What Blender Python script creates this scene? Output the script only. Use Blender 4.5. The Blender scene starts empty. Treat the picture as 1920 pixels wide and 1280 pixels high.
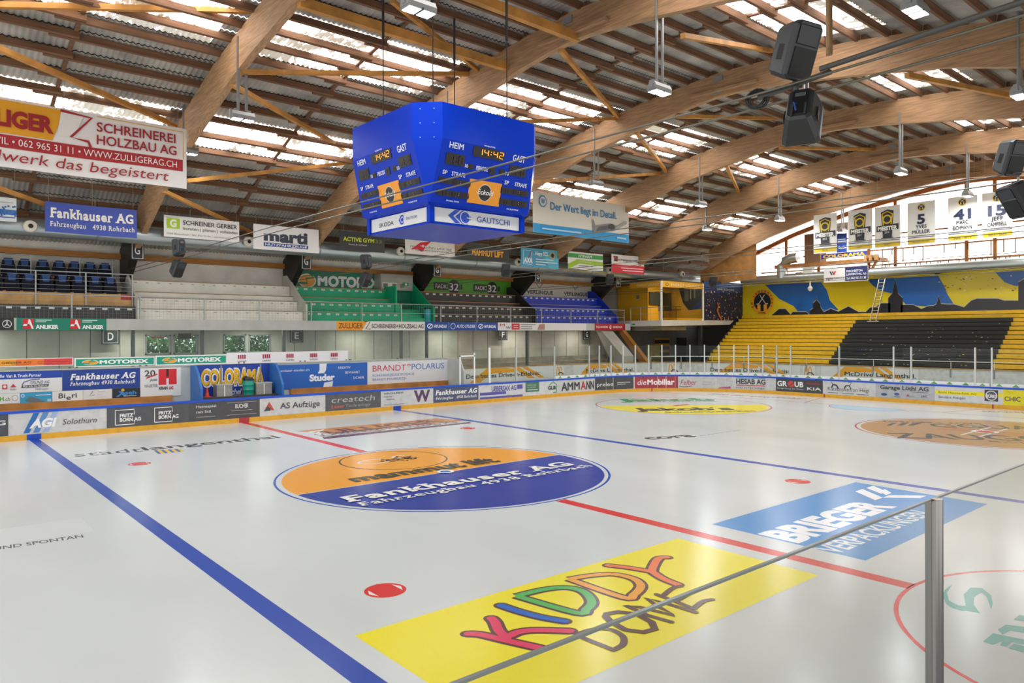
import bpy, math, random
from mathutils import Vector, Matrix
random.seed(7)
S = bpy.context.scene
COL = S.collection
# ------------------------------------------------------------------ camera, world, exposure
CAM = Vector((-11.602, -16.452, 3.796)); YAW = 0.865; F = 1367.48; HY = 625.13; ROLL = 0.0032
FW = Vector((math.cos(YAW), math.sin(YAW), 0)); RT = Vector((math.sin(YAW), -math.cos(YAW), 0)); UP = Vector((0, 0, 1))
cd = bpy.data.cameras.new('camera'); cam = bpy.data.objects.new('camera', cd); COL.objects.link(cam)
cd.sensor_width = 36; cd.lens = 36 * F / 1920; cd.shift_y = (HY - 640) / 1920; cd.clip_end = 400; cd.clip_start = .05
r2 = RT * math.cos(ROLL) - UP * math.sin(ROLL); u2 = RT * math.sin(ROLL) + UP * math.cos(ROLL)
cam.matrix_world = Matrix(((r2.x, u2.x, -FW.x, CAM.x), (r2.y, u2.y, -FW.y, CAM.y), (r2.z, u2.z, -FW.z, CAM.z), (0, 0, 0, 1)))
S.camera = cam
S.view_settings.view_transform = 'Standard'; S.view_settings.look = 'None'
S.view_settings.exposure = -0.45; S.view_settings.gamma = 1.0; S.view_settings.use_curve_mapping = False
S.cycles.max_bounces = 7; S.cycles.diffuse_bounces = 4; S.cycles.glossy_bounces = 3; S.cycles.transparent_max_bounces = 16
S.cycles.sample_clamp_indirect = 6; S.cycles.caustics_reflective = False; S.cycles.caustics_refractive = False
W = bpy.data.worlds.new('daylight'); S.world = W; W.use_nodes = True
W.node_tree.nodes['Background'].inputs[0].default_value = (1.0, .98, .96, 1); W.node_tree.nodes['Background'].inputs[1].default_value = 1.9
LAMP_W = 120.0      # watts of one flood lamp
FILL_W = 55.0       # watts of one fill lamp added to brighten under the gallery
SKY_E = 7.0         # glow of the daylight sheets in roof and gable

# ------------------------------------------------------------------ helpers
def on(u, v, ax, val):
    a = (u - 960) / F; c = (HY - v) / F
    a, c = a * math.cos(ROLL) + c * math.sin(ROLL), -a * math.sin(ROLL) + c * math.cos(ROLL)
    d = FW + RT * a + UP * c
    return CAM + d * ((val - CAM[ax]) / d[ax])
def pr(P):
    d = Vector(P) - CAM; b = d.dot(FW); a = d.dot(RT); c = d.z
    return (960 + F * (a * math.cos(ROLL) - c * math.sin(ROLL)) / b, HY - F * (a * math.sin(ROLL) + c * math.cos(ROLL)) / b)
def lin(h):
    h = h.lstrip('#'); o = []
    for i in (0, 2, 4):
        c = int(h[i:i + 2], 16) / 255; o.append(c / 12.92 if c <= .04045 else ((c + .055) / 1.055) ** 2.4)
    return (*o, 1)
MT = {}
def M(h, rough=.5, kind='', metal=0.0, emit=0.0):
    key = (h, rough, kind, metal, emit)
    if key in MT: return MT[key]
    m = bpy.data.materials.new((kind or 'paint') + '_' + h.strip('#')); m.use_nodes = True; MT[key] = m
    nt = m.node_tree; N = nt.nodes; L = nt.links; b = N['Principled BSDF']; c = lin(h)
    b.inputs['Base Color'].default_value = c; b.inputs['Roughness'].default_value = rough; b.inputs['Metallic'].default_value = metal
    if emit:
        b.inputs['Emission Color'].default_value = c; b.inputs['Emission Strength'].default_value = emit
    def tex(sc, scale=(1, 1, 1), det=4, ty='ShaderNodeTexNoise'):
        t = N.new('ShaderNodeTexCoord'); mp = N.new('ShaderNodeMapping'); mp.inputs['Scale'].default_value = scale
        n = N.new(ty); n.inputs['Scale'].default_value = sc
        if 'Detail' in n.inputs: n.inputs['Detail'].default_value = det
        L.new(t.outputs['Object'], mp.inputs[0]); L.new(mp.outputs[0], n.inputs['Vector']); return n
    def ramp(src, p0, c0, p1, c1):
        r = N.new('ShaderNodeValToRGB'); r.color_ramp.elements[0].position = p0; r.color_ramp.elements[0].color = c0
        r.color_ramp.elements[1].position = p1; r.color_ramp.elements[1].color = c1; L.new(src, r.inputs[0]); return r
    sh = lambda k: (c[0] * k, c[1] * k, c[2] * k, 1)
    if kind.startswith('wood'):
        sc = (1, 1, 1)
        if kind == 'woody': sc = (14, .9, 14)
        if kind == 'woodx': sc = (.9, 14, 14)
        n = tex(1.6, sc, 6); r = ramp(n.outputs['Fac'], .3, sh(.62), .7, sh(1.12)); 
        k = tex(3.2, (1, 1, 1.6), 0, 'ShaderNodeTexVoronoi'); kr = ramp(k.outputs['Distance'], .03, (.25, .16, .1, 1), .075, (1, 1, 1, 1))
        mx = N.new('ShaderNodeMixRGB'); mx.blend_type = 'MULTIPLY'; mx.inputs[0].default_value = .7 if kind == 'woody' else .35
        L.new(r.outputs[0], mx.inputs[1]); L.new(kr.outputs[0], mx.inputs[2]); L.new(mx.outputs[0], b.inputs['Base Color'])
    elif kind == 'sheet':
        n = tex(.9, (1, 1, 1), 8); r = ramp(n.outputs['Fac'], .3, sh(.6), .72, sh(1.25)); L.new(r.outputs[0], b.inputs['Base Color'])
    elif kind in ('plain', 'concrete'):
        n = tex(1.3, (1, 1, 1), 6); r = ramp(n.outputs['Fac'], .25, sh(.82 if kind == 'plain' else .6), .75, sh(1.06)); L.new(r.outputs[0], b.inputs['Base Color'])
    elif kind == 'worn':
        n = tex(4, (1, 1, 1), 8); r = ramp(n.outputs['Fac'], .3, sh(.85), .55, sh(1.0)); L.new(r.outputs[0], b.inputs['Base Color'])
    elif kind == 'duct':
        n = tex(6.5, (1, .02, .02), 0); n2 = N.new('ShaderNodeBump'); n2.inputs['Strength'].default_value = .35; L.new(n.outputs['Fac'], n2.inputs['Height']); L.new(n2.outputs[0], b.inputs['Normal'])
    elif kind == 'ice':
        n = tex(.35, (1, .5, 1), 6); r = ramp(n.outputs['Fac'], .3, sh(.93), .7, sh(1.03)); L.new(r.outputs[0], b.inputs['Base Color'])
    if kind in ('ice', 'icepaint'):
        n = tex(22, (1, 1, 1), 3); bp = N.new('ShaderNodeBump'); bp.inputs['Strength'].default_value = .05; bp.inputs['Distance'].default_value = .02
        L.new(n.outputs['Fac'], bp.inputs['Height']); L.new(bp.outputs[0], b.inputs['Normal']); b.inputs['Specular IOR Level'].default_value = .32
    if kind == 'gloss': b.inputs['Specular IOR Level'].default_value = .12
    if kind == 'skylight':
        n = tex(1.0, (6, 2.4, 1), 5); n2 = tex(.7, (1, 1, 1), 2)
        ad = N.new('ShaderNodeMath'); ad.operation = 'ADD'; L.new(n.outputs['Fac'], ad.inputs[0]); L.new(n2.outputs['Fac'], ad.inputs[1])
        dv = N.new('ShaderNodeMath'); dv.operation = 'MULTIPLY'; dv.inputs[1].default_value = .5; L.new(ad.outputs[0], dv.inputs[0])
        r = ramp(dv.outputs[0], .463, (.03, .027, .014, 1), .473, (1, .93, .88, 1))
        L.new(r.outputs[0], b.inputs['Emission Color']); b.inputs['Emission Strength'].default_value = emit or SKY_E
    if kind == 'glass':
        N.remove(b); tr = N.new('ShaderNodeBsdfTransparent'); tr.inputs[0].default_value = c; g = N.new('ShaderNodeBsdfGlossy'); g.inputs['Roughness'].default_value = rough
        lw = N.new('ShaderNodeLayerWeight'); pw = N.new('ShaderNodeMath'); pw.operation = 'POWER'; pw.inputs[1].default_value = 4.0; ma = N.new('ShaderNodeMath'); ma.operation = 'MULTIPLY_ADD'; ma.inputs[1].default_value = .35; ma.inputs[2].default_value = .02
        lw.inputs['Blend'].default_value = .5; mx = N.new('ShaderNodeMixShader'); L.new(lw.outputs['Facing'], pw.inputs[0]); L.new(pw.outputs[0], ma.inputs[0])
        L.new(ma.outputs[0], mx.inputs[0]); L.new(tr.outputs[0], mx.inputs[1]); L.new(g.outputs[0], mx.inputs[2]); L.new(mx.outputs[0], N['Material Output'].inputs[0])
    if kind == 'leaf':
        n = tex(.7, (1, 1, 1), 3); r = ramp(n.outputs['Fac'], .35, sh(.3), .7, sh(1.5)); L.new(r.outputs[0], b.inputs['Base Color'])
    return m
ICEP = lambda h: M(h, .22, 'icepaint')

class B:
    """collects faces for one mesh"""
    def __init__(s): s.v = []; s.f = []; s.m = []; s.mats = []; s.sm = []
    def mi(s, m):
        if m not in s.mats: s.mats.append(m)
        return s.mats.index(m)
    def add(s, vs, fs, m, smooth=False):
        o = len(s.v); k = s.mi(m); s.v += [tuple(x) for x in vs]
        for f in fs: s.f.append(tuple(i + o for i in f)); s.m.append(k); s.sm.append(smooth)
    def box(s, a, b, m):
        x0, y0, z0 = a; x1, y1, z1 = b
        s.add([(x, y, z) for x in (x0, x1) for y in (y0, y1) for z in (z0, z1)], [(0, 1, 3, 2), (4, 6, 7, 5), (0, 4, 5, 1), (2, 3, 7, 6), (0, 2, 6, 4), (1, 5, 7, 3)], m)
    def bar(s, p, q, w, h, m, up=(0, 0, 1)):
        p = Vector(p); q = Vector(q); d = (q - p).normalized(); x = d.cross(Vector(up)).normalized(); y = x.cross(d)
        vs = [P + x * a * w / 2 + y * b * h / 2 for P in (p, q) for a, b in ((-1, -1), (1, -1), (1, 1), (-1, 1))]
        s.add(vs, [(3, 2, 1, 0), (4, 5, 6, 7), (0, 1, 5, 4), (1, 2, 6, 5), (2, 3, 7, 6), (3, 0, 4, 7)], m)
    def tube(s, pts, r, m, n=8, cap=True):
        pts = [Vector(p) for p in pts]; vs = []; fs = []; K = len(pts)
        for i, p in enumerate(pts):
            d = (pts[min(i + 1, K - 1)] - pts[max(i - 1, 0)]).normalized(); a = Vector((0, 0, 1)) if abs(d.z) < .9 else Vector((1, 0, 0))
            x = d.cross(a).normalized(); y = x.cross(d); rr = r[i] if isinstance(r, (list, tuple)) else r
            vs += [p + x * rr * math.cos(2 * math.pi * j / n) + y * rr * math.sin(2 * math.pi * j / n) for j in range(n)]
        for i in range(K - 1):
            for j in range(n):
                k = (j + 1) % n; fs.append((i * n + j, i * n + k, (i + 1) * n + k, (i + 1) * n + j))
        s.add(vs, fs, m, n > 5)
        if cap: s.add(vs[:n], [tuple(range(n))[::-1]], m); s.add(vs[-n:], [tuple(range(n))], m)
    def prism(s, poly, ax, a, b, m):
        """poly in the two other axes, extruded along ax from a to b"""
        def P(p, t): q = list(p); q.insert(ax, t); return q
        n = len(poly); s.add([P(p, a) for p in poly] + [P(p, b) for p in poly], [tuple(range(n))[::-1], tuple(range(n, 2 * n))] + [(i, (i + 1) % n, n + (i + 1) % n, n + i) for i in range(n)], m)
    def build(s, name, parent=None, label=None, cat=None, group=None, kind=None, loc=None):
        me = bpy.data.meshes.new(name); L = Vector(loc) if loc else Vector((0, 0, 0))
        me.from_pydata([(x - L.x, y - L.y, z - L.z) for x, y, z in s.v] if loc else s.v, [], s.f)
        for m in s.mats: me.materials.append(m)
        me.polygons.foreach_set('material_index', s.m); me.polygons.foreach_set('use_smooth', s.sm); me.update()
        o = bpy.data.objects.new(name, me); COL.objects.link(o); o.location = L
        if parent: o.parent = parent
        tag(o, label, cat, group, kind); return o
def tag(o, label=None, cat=None, group=None, kind=None):
    for k, v in (('label', label), ('category', cat), ('group', group), ('kind', kind)):
        if v: o[k] = v
    return o
def thing(name, label, cat, loc=(0, 0, 0), rz=0, group=None, kind=None):
    o = bpy.data.objects.new(name, None); COL.objects.link(o); o.location = loc; o.rotation_euler = (0, 0, rz); o.empty_display_size = .2
    return tag(o, label, cat, group, kind)
def dup(root, loc, rz=None, label=None, group=None):
    r = root.copy(); COL.objects.link(r); r.location = loc
    if rz is not None: r.rotation_euler = (0, 0, rz)
    if label: r['label'] = label
    if group: r['group'] = group
    for ch in list(root.children):
        c = ch.copy(); COL.objects.link(c); c.parent = r
        for g in ch.children:
            d = g.copy(); COL.objects.link(d); d.parent = c
    return r

# ------------------------------------------------------------------ lettering: glyph meshes from Blender's own font
GL = {}
def prewarm():
    tmp = []; chars = ''.join(chr(c) for c in range(33, 127)) + 'äöüÄÖÜ®·•–'
    for st, off in (('', 0), ('b', .016), ('x', .034), ('o', .05), ('q', .11)):
        for ch in (chars if st not in 'oq' or not st else 'ABCDEFGHIJKLMNOPQRSTUVWXYZabcdefghijklmnopqrstuvwxyz5814'):
            pair = []
            for t in (ch, ch + 'I', 'I'):
                if st != '' and t != ch: continue
                c = bpy.data.curves.new('t', 'FONT'); c.body = t; c.resolution_u = 3; c.offset = off; o = bpy.data.objects.new('t', c); COL.objects.link(o); pair.append(o)
            tmp.append((ch, st, pair))
    bpy.context.view_layer.update(); dg = bpy.context.evaluated_depsgraph_get(); adv = {' ': .28}
    for ch, st, pair in tmp:
        ms = []
        for o in pair:
            e = o.evaluated_get(dg); me = e.to_mesh(); ms.append(([(v.co.x, v.co.y) for v in me.vertices], [tuple(p.vertices) for p in me.polygons])); e.to_mesh_clear()
        if st == '': adv[ch] = max(x for x, y in ms[1][0]) - max(x for x, y in ms[2][0])
        GL[ch, st] = (ms[0][0], ms[0][1], adv[ch])
    for st in ('', 'b', 'x', 'o', 'q'): GL[' ', st] = ([], [], .28)
    for ch, st, pair in tmp:
        for o in pair:
            c = o.data; bpy.data.objects.remove(o); bpy.data.curves.remove(c)
prewarm()
CAP = max(y for x, y in GL['H', ''][0])
LIFT = []
def layout(s, st, slab):
    vs = []; fs = []; x = 0; LIFT.clear(); odd = 0
    for ch in s:
        g = GL.get((ch, st)) or GL.get((ch, ''))
        if not g: x += .3; continue
        if ch in 'MWmw' and st:
            g0 = GL[ch, '']; of = {'b': .02, 'x': .04, 'o': .055, 'q': .11}[st]
            for kq, sh in enumerate((-of, 0, of)):
                o = len(vs); vs += [(a + x + sh, b) for a, b in g0[0]]; fs += [tuple(i + o for i in f) for f in g0[1]]; LIFT.extend([.34 * (odd % 2) + .1 * kq] * len(g0[0]))
            g = ([], [], g0[2] + (.04 if st in 'xo' else 0))
        o = len(vs); vs += [(a + x, b) for a, b in g[0]]; fs += [tuple(i + o for i in f) for f in g[1]]; odd += 1; LIFT.extend([.34 * (odd % 2)] * len(g[0]))
        if slab and ch.isalnum() and g[0]:
            top = max(b for a, b in g[0]); off = min(b for a, b in g[0])
            for yy, sg in ((off, 1), (top, -1)):
                if yy == off and off < -.06: continue
                xs = sorted(a for a, b in g[0] if abs(b - yy) < .002)
                i = 0
                while i < len(xs):
                    j = i
                    while j + 1 < len(xs) and xs[j + 1] - xs[j] < .2: j += 1
                    if .05 < xs[j] - xs[i] < .3:
                        q = len(vs); a0, a1 = xs[i] - .07 + x, xs[j] + .07 + x; y0, y1 = sorted((yy, yy + sg * .09))
                        vs += [(a0, y0), (a1, y0), (a1, y1), (a0, y1)]; fs.append((q, q + 1, q + 2, q + 3)); LIFT.extend([.34 * (odd % 2) + .17] * 4)
                    i = j + 1
        x += g[2] + (.06 if slab else 0)
    return vs, fs, x

# ------------------------------------------------------------------ flat graphics on a mapped surface
class Plane:
    def __init__(s, o, U, V, wave=None):
        s.o = Vector(o); s.U = Vector(U).normalized(); s.V = Vector(V).normalized(); s.N = s.U.cross(s.V); s.wave = wave
    def map(s, a, b, w=0):
        if s.wave: w += s.wave(a, b)
        return s.o + s.U * a + s.V * b + s.N * w
    def px(s, u, v):
        a = (u - 960) / F; c = (HY - v) / F
        a, c = a * math.cos(ROLL) + c * math.sin(ROLL), -a * math.sin(ROLL) + c * math.cos(ROLL)
        d = FW + RT * a + UP * c; P = CAM + d * ((s.o - CAM).dot(s.N) / d.dot(s.N)) - s.o
        return (P.dot(s.U), P.dot(s.V))
def PY(y): return Plane((0, y, 0), (1, 0, 0), (0, 0, 1))             # faces -y
def PX(x): return Plane((x, 0, 0), (0, -1, 0), (0, 0, 1))            # faces -x
class Rink:
    """path round the rink at offset d outside the boards: coordinate runs along the far side, round the corner, then along the end"""
    def __init__(s, d=0, L=30., H=15., R=8.):
        s.R = R + d; s.cx = L - R; s.cy = H - R; s.d = d; s.wave = None
        s.tab = []
        for i in range(0, 1600):
            t = -14 + i * .05; s.tab.append((pr(s.map(t, 0))[0], t))
    def at(s, t):
        if t <= s.cx: return (t, s.cy + s.R, 0, -1)
        q = (t - s.cx) / s.R
        if q < math.pi / 2: return (s.cx + s.R * math.sin(q), s.cy + s.R * math.cos(q), -math.sin(q), -math.cos(q))
        return (s.cx + s.R, s.cy - (t - s.cx - s.R * math.pi / 2), -1, 0)
    def map(s, a, b, w=0):
        x, y, nx, ny = s.at(a); return Vector((x + nx * w, y + ny * w, b))
    def px(s, u, v):
        for i in range(len(s.tab) - 1):
            u0, t0 = s.tab[i]; u1, t1 = s.tab[i + 1]
            if u0 <= u < u1:
                t = t0 + (t1 - t0) * (u - u0) / (u1 - u0); v0 = pr(s.map(t, 0))[1]; v1 = pr(s.map(t, 1))[1]; return (t, (v - v0) / (v1 - v0))
        return (0, 0)
class Pan:
    """one flat object: a slab plus graphics laid on it; x0..y1 in surface coordinates, graphics in 0..1 of the slab (or surface coordinates with raw=True)"""
    def __init__(s, fr, x0, y0, x1, y1, bg=None, th=.02, nx=1, ny=1, raw=False, mat=None, step=.0022, back=None):
        s.f = fr; fr.wave = getattr(fr, 'wave', None); s.x0 = x0; s.y0 = y0; s.w = x1 - x0; s.h = y1 - y0; s.b = B(); s.k = 0; s.raw = raw; s.mat = mat or (lambda h: M(h, .45)); s.st = step; s.th = th
        if bg:
            m = s.mat(bg) if isinstance(bg, str) else bg
            if isinstance(fr, Rink): nx = max(nx, int(s.w / .2) + 1)
            G = lambda w: [fr.map(x0 + s.w * i / nx, y0 + s.h * j / ny, w) for j in range(ny + 1) for i in range(nx + 1)]
            q = [(j * (nx + 1) + i, j * (nx + 1) + i + 1, (j + 1) * (nx + 1) + i + 1, (j + 1) * (nx + 1) + i) for j in range(ny) for i in range(nx)]
            n = (nx + 1) * (ny + 1); e = [j * (nx + 1) for j in range(ny, 0, -1)]
            rim = list(range(nx + 1)) + [j * (nx + 1) + nx for j in range(1, ny + 1)] + [ny * (nx + 1) + i for i in range(nx - 1, -1, -1)] + [j * (nx + 1) for j in range(ny - 1, 0, -1)]
            s.b.add(G(th) + G(0), q + [tuple(i + n for i in f[::-1]) for f in q] + [(rim[i - 1] + n, rim[i] + n, rim[i], rim[i - 1]) for i in range(len(rim))], m)
    def P(s, x, y): return (x, y) if s.raw else (s.x0 + x * s.w, s.y0 + y * s.h)
    def lay(s): s.k += 1; return s.th + s.k * s.st
    def faces(s, vs, fs, col, w=None): s.b.add([s.f.map(a, b, w if w is not None else s.lay()) for a, b in vs], fs, s.mat(col))
    def poly(s, pts, col):
        w = s.lay(); pts = [s.P(*p) for p in pts]
        if s.f.wave:
            lo_, hi_ = min(p[0] for p in pts), max(p[0] for p in pts); n = max(1, int((hi_ - lo_) / .16))
            for i in range(n):
                q = pts
                for lim, sg in ((lo_ + (hi_ - lo_) * i / n, 1), (lo_ + (hi_ - lo_) * (i + 1) / n, -1)):
                    o = []
                    for j in range(len(q)):
                        a, b = q[j - 1], q[j]; ia, ib = (a[0] - lim) * sg >= -1e-9, (b[0] - lim) * sg >= -1e-9
                        if ia != ib: t = (lim - a[0]) / (b[0] - a[0]); o.append((lim, a[1] + (b[1] - a[1]) * t))
                        if ib: o.append(b)
                    q = o
                    if len(q) < 3: break
                if len(q) >= 3: s.faces(q, [tuple(range(len(q)))], col, w)
            return s
        s.faces(pts, [tuple(range(len(pts)))], col, w); return s
    def rect(s, x0, y0, x1, y1, col):
        if s.f.wave: return s.poly([(x0, y0), (x1, y0), (x1, y1), (x0, y1)], col)
        n = max(1, int(abs(x1 - x0) * (1 if s.raw else s.w) / .2)) if isinstance(s.f, Rink) else 1; w = s.lay()
        vs = [s.P(x0 + (x1 - x0) * i / n, y) for y in (y0, y1) for i in range(n + 1)]
        s.faces(vs, [(i, i + 1, n + 2 + i, n + 1 + i) for i in range(n)], col, w); return s
    def ell(s, cx, cy, rx, ry, col, n=28, a0=0, a1=360):
        w = s.lay(); pts = [s.P(cx + rx * math.cos(math.radians(a0 + (a1 - a0) * i / n)), cy + ry * math.sin(math.radians(a0 + (a1 - a0) * i / n))) for i in range(n + (1 if a1 - a0 < 360 else 0))]
        s.faces(pts, [tuple(range(len(pts)))], col, w); return s
    def circ(s, cx, cy, r, col, n=28):      # round in metres, r in parts of the height
        return s.ell(cx, cy, r if s.raw else r * s.h / s.w, r, col, n)
    def line(s, pts, wd, col, closed=False, round_=True):
        """a stroke wd metres wide"""
        w = s.lay(); pts = [Vector(s.P(*p)) for p in pts]; K = len(pts); vs = []
        if closed: pts = pts + [pts[0]]; K += 1
        for i in range(K):
            a = pts[max(i - 1, 0)] if not (closed and i == 0) else pts[-2]; c = pts[min(i + 1, K - 1)] if not (closed and i == K - 1) else pts[1]
            d = (c - a); d = d.normalized() if d.length else Vector((1, 0)); n = Vector((-d.y, d.x)) * wd / 2; vs += [pts[i] + n, pts[i] - n]
        s.b.add([s.f.map(p.x, p.y, w + .35 * s.st * (j // 2) / K) for j, p in enumerate(vs)], [(2 * i + 1, 2 * i + 3, 2 * i + 2, 2 * i) for i in range(K - 1)], s.mat(col))
        if round_ and not closed:
            for p in ((pts[0], pts[-1]) if (pts[0] - pts[-1]).length > .01 else ()): s.faces([(p.x + wd / 2 * math.cos(i * .6283), p.y + wd / 2 * math.sin(i * .6283)) for i in range(10)], [tuple(range(10))], col, w + .4 * s.st)
        return s
    def ring(s, cx, cy, r, wd, col, n=64):
        R = lambda q: [s.P(cx + (q if s.raw else q * s.h / s.w) * math.cos(2 * math.pi * i / n), cy + q * math.sin(2 * math.pi * i / n)) for i in range(n)]
        w = s.lay(); s.faces(R(r) + R(r - wd), [(i, (i + 1) % n, n + (i + 1) % n, n + i) for i in range(n)], col, w); return s
    def text(s, t, x0, y0, x1, y1, col, st='', shear=0, keep=False, dy=0, rot=0):
        """cap height y0..y1, stretched to x0..x1; keep: natural width, centred; dy: the baseline rises by dy over the run"""
        slab = 's' in st; up = st.replace('s', '').replace('i', ''); 
        if 'i' in st: shear = .2
        vs, fs, adv = layout(t, up, slab)
        if not vs: return s
        (X0, Y0), (X1, Y1) = s.P(x0, y0), s.P(x1, y1); DY = dy if s.raw else dy * s.h
        m0 = min(a for a, b in vs); m1 = max(a for a, b in vs); sy = (Y1 - Y0) / CAP; sx = (X1 - X0) / max(m1 - m0, 1e-6)
        if keep:
            c = (X0 + X1) / 2; sx = min(sx, sy) if sx > 0 else sx; hw = (m1 - m0) * sx / 2; X0, X1 = c - hw, c + hw
        w = s.lay(); q = [(X0 + (a - m0) * sx + shear * b * sy, Y0 + b * sy + DY * (a - m0) / max(m1 - m0, 1e-6)) for a, b in vs]
        if rot: cr, sr = math.cos(rot), math.sin(rot); q = [(X0 + (a - X0) * cr - (b - Y0) * sr, Y0 + (a - X0) * sr + (b - Y0) * cr) for a, b in q]
        s.b.add([s.f.map(a, b, w + LIFT[i] * s.st) for i, (a, b) in enumerate(q)], fs, s.mat(col)); return s
    def tpx(s, t, pl, prt, ptop, col, st='', shear=0):
        """lettering placed by the photo's baseline ends and the top of its first letter"""
        a = s.f.px(*pl); b = s.f.px(*prt); c = s.f.px(*ptop)
        if s.mat is ICEP:
            d = Vector(b) - Vector(a); L = d.length; h = abs((c[0] - a[0]) * d.y - (c[1] - a[1]) * d.x) / L; return s.text(t, a[0], a[1], a[0] + L, a[1] + h, col, st, shear, rot=math.atan2(d.y, d.x))
        return s.text(t, a[0], a[1], b[0], a[1] + (c[1] - a[1]), col, st, shear, dy=b[1] - a[1])
    def build(s, *a, **k): return s.b.build(*a, **k)
def sign(fr, uL, vB, uR, vT, bg, **k):
    a = fr.px(uL, vB); b = fr.px(uR, vT); return Pan(fr, a[0], a[1], b[0], b[1], bg, **k)
# ================================================================== THE HALL
XB = [-3.05, 5.07, 13.4, 21.6, 29.7, 37.9]
def ip(y, xs, zs):
    y = abs(y)
    for i in range(len(xs) - 1):
        if y <= xs[i + 1]: return zs[i] + (zs[i + 1] - zs[i]) * (y - xs[i]) / (xs[i + 1] - xs[i])
    return zs[-1] + (zs[-1] - zs[-2]) / (xs[-1] - xs[-2]) * (y - xs[-1])
LY = [0, .8, 2.5, 5.8, 8, 10, 12.3, 15.4, 17.8, 19.5, 22.5]; LZ = [13.12, 13.1, 12.92, 12.42, 12.0, 11.45, 10.85, 9.75, 8.65, 7.85, 6.5]
UY = [0, 2.5, 5, 7.4, 9.5, 12.5, 15.5, 17.8, 19, 22.5]; UZ = [14.06, 13.92, 13.70, 13.33, 12.95, 12.15, 11.12, 10.2, 9.6, 7.75]
lo = lambda y: ip(y, LY, LZ)
up = lambda y: ip(y, UY, UZ)
GLULAM = '#b7916a'; ROUGH = '#7f5c42'; PINE = '#cf9347'
PY_L = [.5, 1.45, 2.4, 3.4, 4.4, 5.4, 6.4, 7.36, 8.36, 9.4, 10.5, 11.6, 12.7, 13.8, 14.9, 16.0, 17.1, 18.2, 19.3, 20.4, 21.5]
PY_ALL = sorted([-y for y in PY_L] + PY_L)

# ---- floor and walls
b = B(); b.box((-16, -24, -.3), (48, 26, -.06), M('#8d8f8c', .7, 'concrete')); b.build('floor', kind='structure')
wl = M('#c9c6b8', .6, 'plain'); gap = M('#6d6b62', .7)
PW = PY(22.0)
wins = [(272, 320), (325, 371), (419, 461), (466, 508)]
ops = [(PW.px(a, 664)[0], PW.px(c, 664)[0]) for a, c in wins]
z0, z1 = PW.px(320, 664)[1], PW.px(320, 627)[1]
b = B(); xs = [-13] + [q for o in ops for q in o] + [41.5]
for i in range(0, len(xs), 2): b.box((xs[i], 22, -.06), (xs[i + 1], 22.2, 4.3), wl)
for a, c in ops: b.box((a, 22, -.06), (c, 22.2, z0), wl); b.box((a, 22, z1), (c, 22.2, 4.3), wl)
for k in range(40):
    x = -12 + k * 1.24
    if not any(a - .1 < x < c + .1 for a, c in ops): b.box((x, 21.985, 0), (x + .025, 22.0, 4.2), gap)
b.build('wall_back', kind='structure')
b = B(); b.box((-13, 22.45, 4.2), (42, 22.65, 8.1), M('#ece9de', .6, 'plain')); b.build('wall_gallery', kind='structure')
for i, (a, c) in enumerate(ops):
    f = B(); t = .07; m = M('#9aa09c', .4)
    for p, q in (((a, 21.96, z0), (a + t, 22.1, z1)), ((c - t, 21.96, z0), (c, 22.1, z1)), ((a, 21.96, z1 - t), (c, 22.1, z1)), ((a, 21.96, z0), (c, 22.1, z0 + t))): f.box(p, q, m)
    w = f.build('window_%d' % (i + 1), kind='structure')
    g = B(); g.box((a + t, 22.04, z0 + t), (c - t, 22.05, z1 - t), M('#eef6f2', .0, 'glass')); g.build('pane', w)
    if i < 2:
        for k in range(3):
            x = a + (c - a) * (.3 + .2 * k); d = Pan(PY(22.03), x - .13, z0 + .82, x + .13, z0 + 1.0); d.ell(.5, .5, .5, .5, '#b8202c', 16).rect(.15, .38, .85, .62, '#ffffff'); d.build('warning_sticker', w)
# greenery outside the windows
g = B(); rnd = random.Random(3); lm = [M('#86c070', .7, 'leaf'), M('#5aa05c', .7, 'leaf'), M('#c8e0a0', .7, 'leaf')]
for i in range(21000):
    x = rnd.uniform(-4.5, 8.5); z = rnd.uniform(.3, 4.6) if i > 60 else rnd.uniform(-.1, .3); y = 25.5 + rnd.uniform(0, 3.2) + .5 * math.sin(x * 1.7) * math.sin(z * 2.1); s_ = rnd.uniform(.08, .19)
    a = Vector((rnd.uniform(-1, 1), rnd.uniform(-1, 1), rnd.uniform(-1, 1))).normalized(); c = a.cross(Vector((rnd.uniform(-1, 1), .3, 1))).normalized(); p = Vector((x, y, z))
    g.add([p - a * s_, p + c * s_ * .5, p + a * s_, p - c * s_ * .5], [(0, 1, 2, 3)], lm[int(rnd.random() ** 2 * 3)])
g.build('hedge_foliage', label='green leafy trees seen outside through the windows under the gallery', cat='trees', kind='stuff')

# ---- roof: corrugated sheets, daylight sheets
def sheet(bm, xa, xb, ya, yb, m, dz=0):
    if ya > yb: ya, yb = yb, ya
    n = int((xb - xa) / .0443); vs = []; hi, lw = (ya, yb) if abs(ya) < abs(yb) else (yb, ya)
    for k, y in enumerate((ya, yb)):
        zz = up(y) + .24 + (0.0 if y == hi else .035) + dz
        vs += [(xa + (xb - xa) * i / n, y, zz + .026 * math.sin((xa + (xb - xa) * i / n) * 2 * math.pi / .177)) for i in range(n + 1)]
    bm.add(vs, [(i, n + 1 + i, n + 2 + i, i + 1) for i in range(n)], m, True)
ROOF = M('#b5b0a6', .85, 'sheet'); SKY = M('#ffffff', .6, 'skylight')
gaps = [(PY_ALL[i], PY_ALL[i + 1]) for i in range(len(PY_ALL) - 1)] + [(21.5, 22.7), (-22.7, -21.5)]
issky = lambda ya, yb: (5.3 < ya and yb < 8.5) or (12.6 < ya and yb < 15) or (-6.5 < ya and yb < -3.3)
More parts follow.
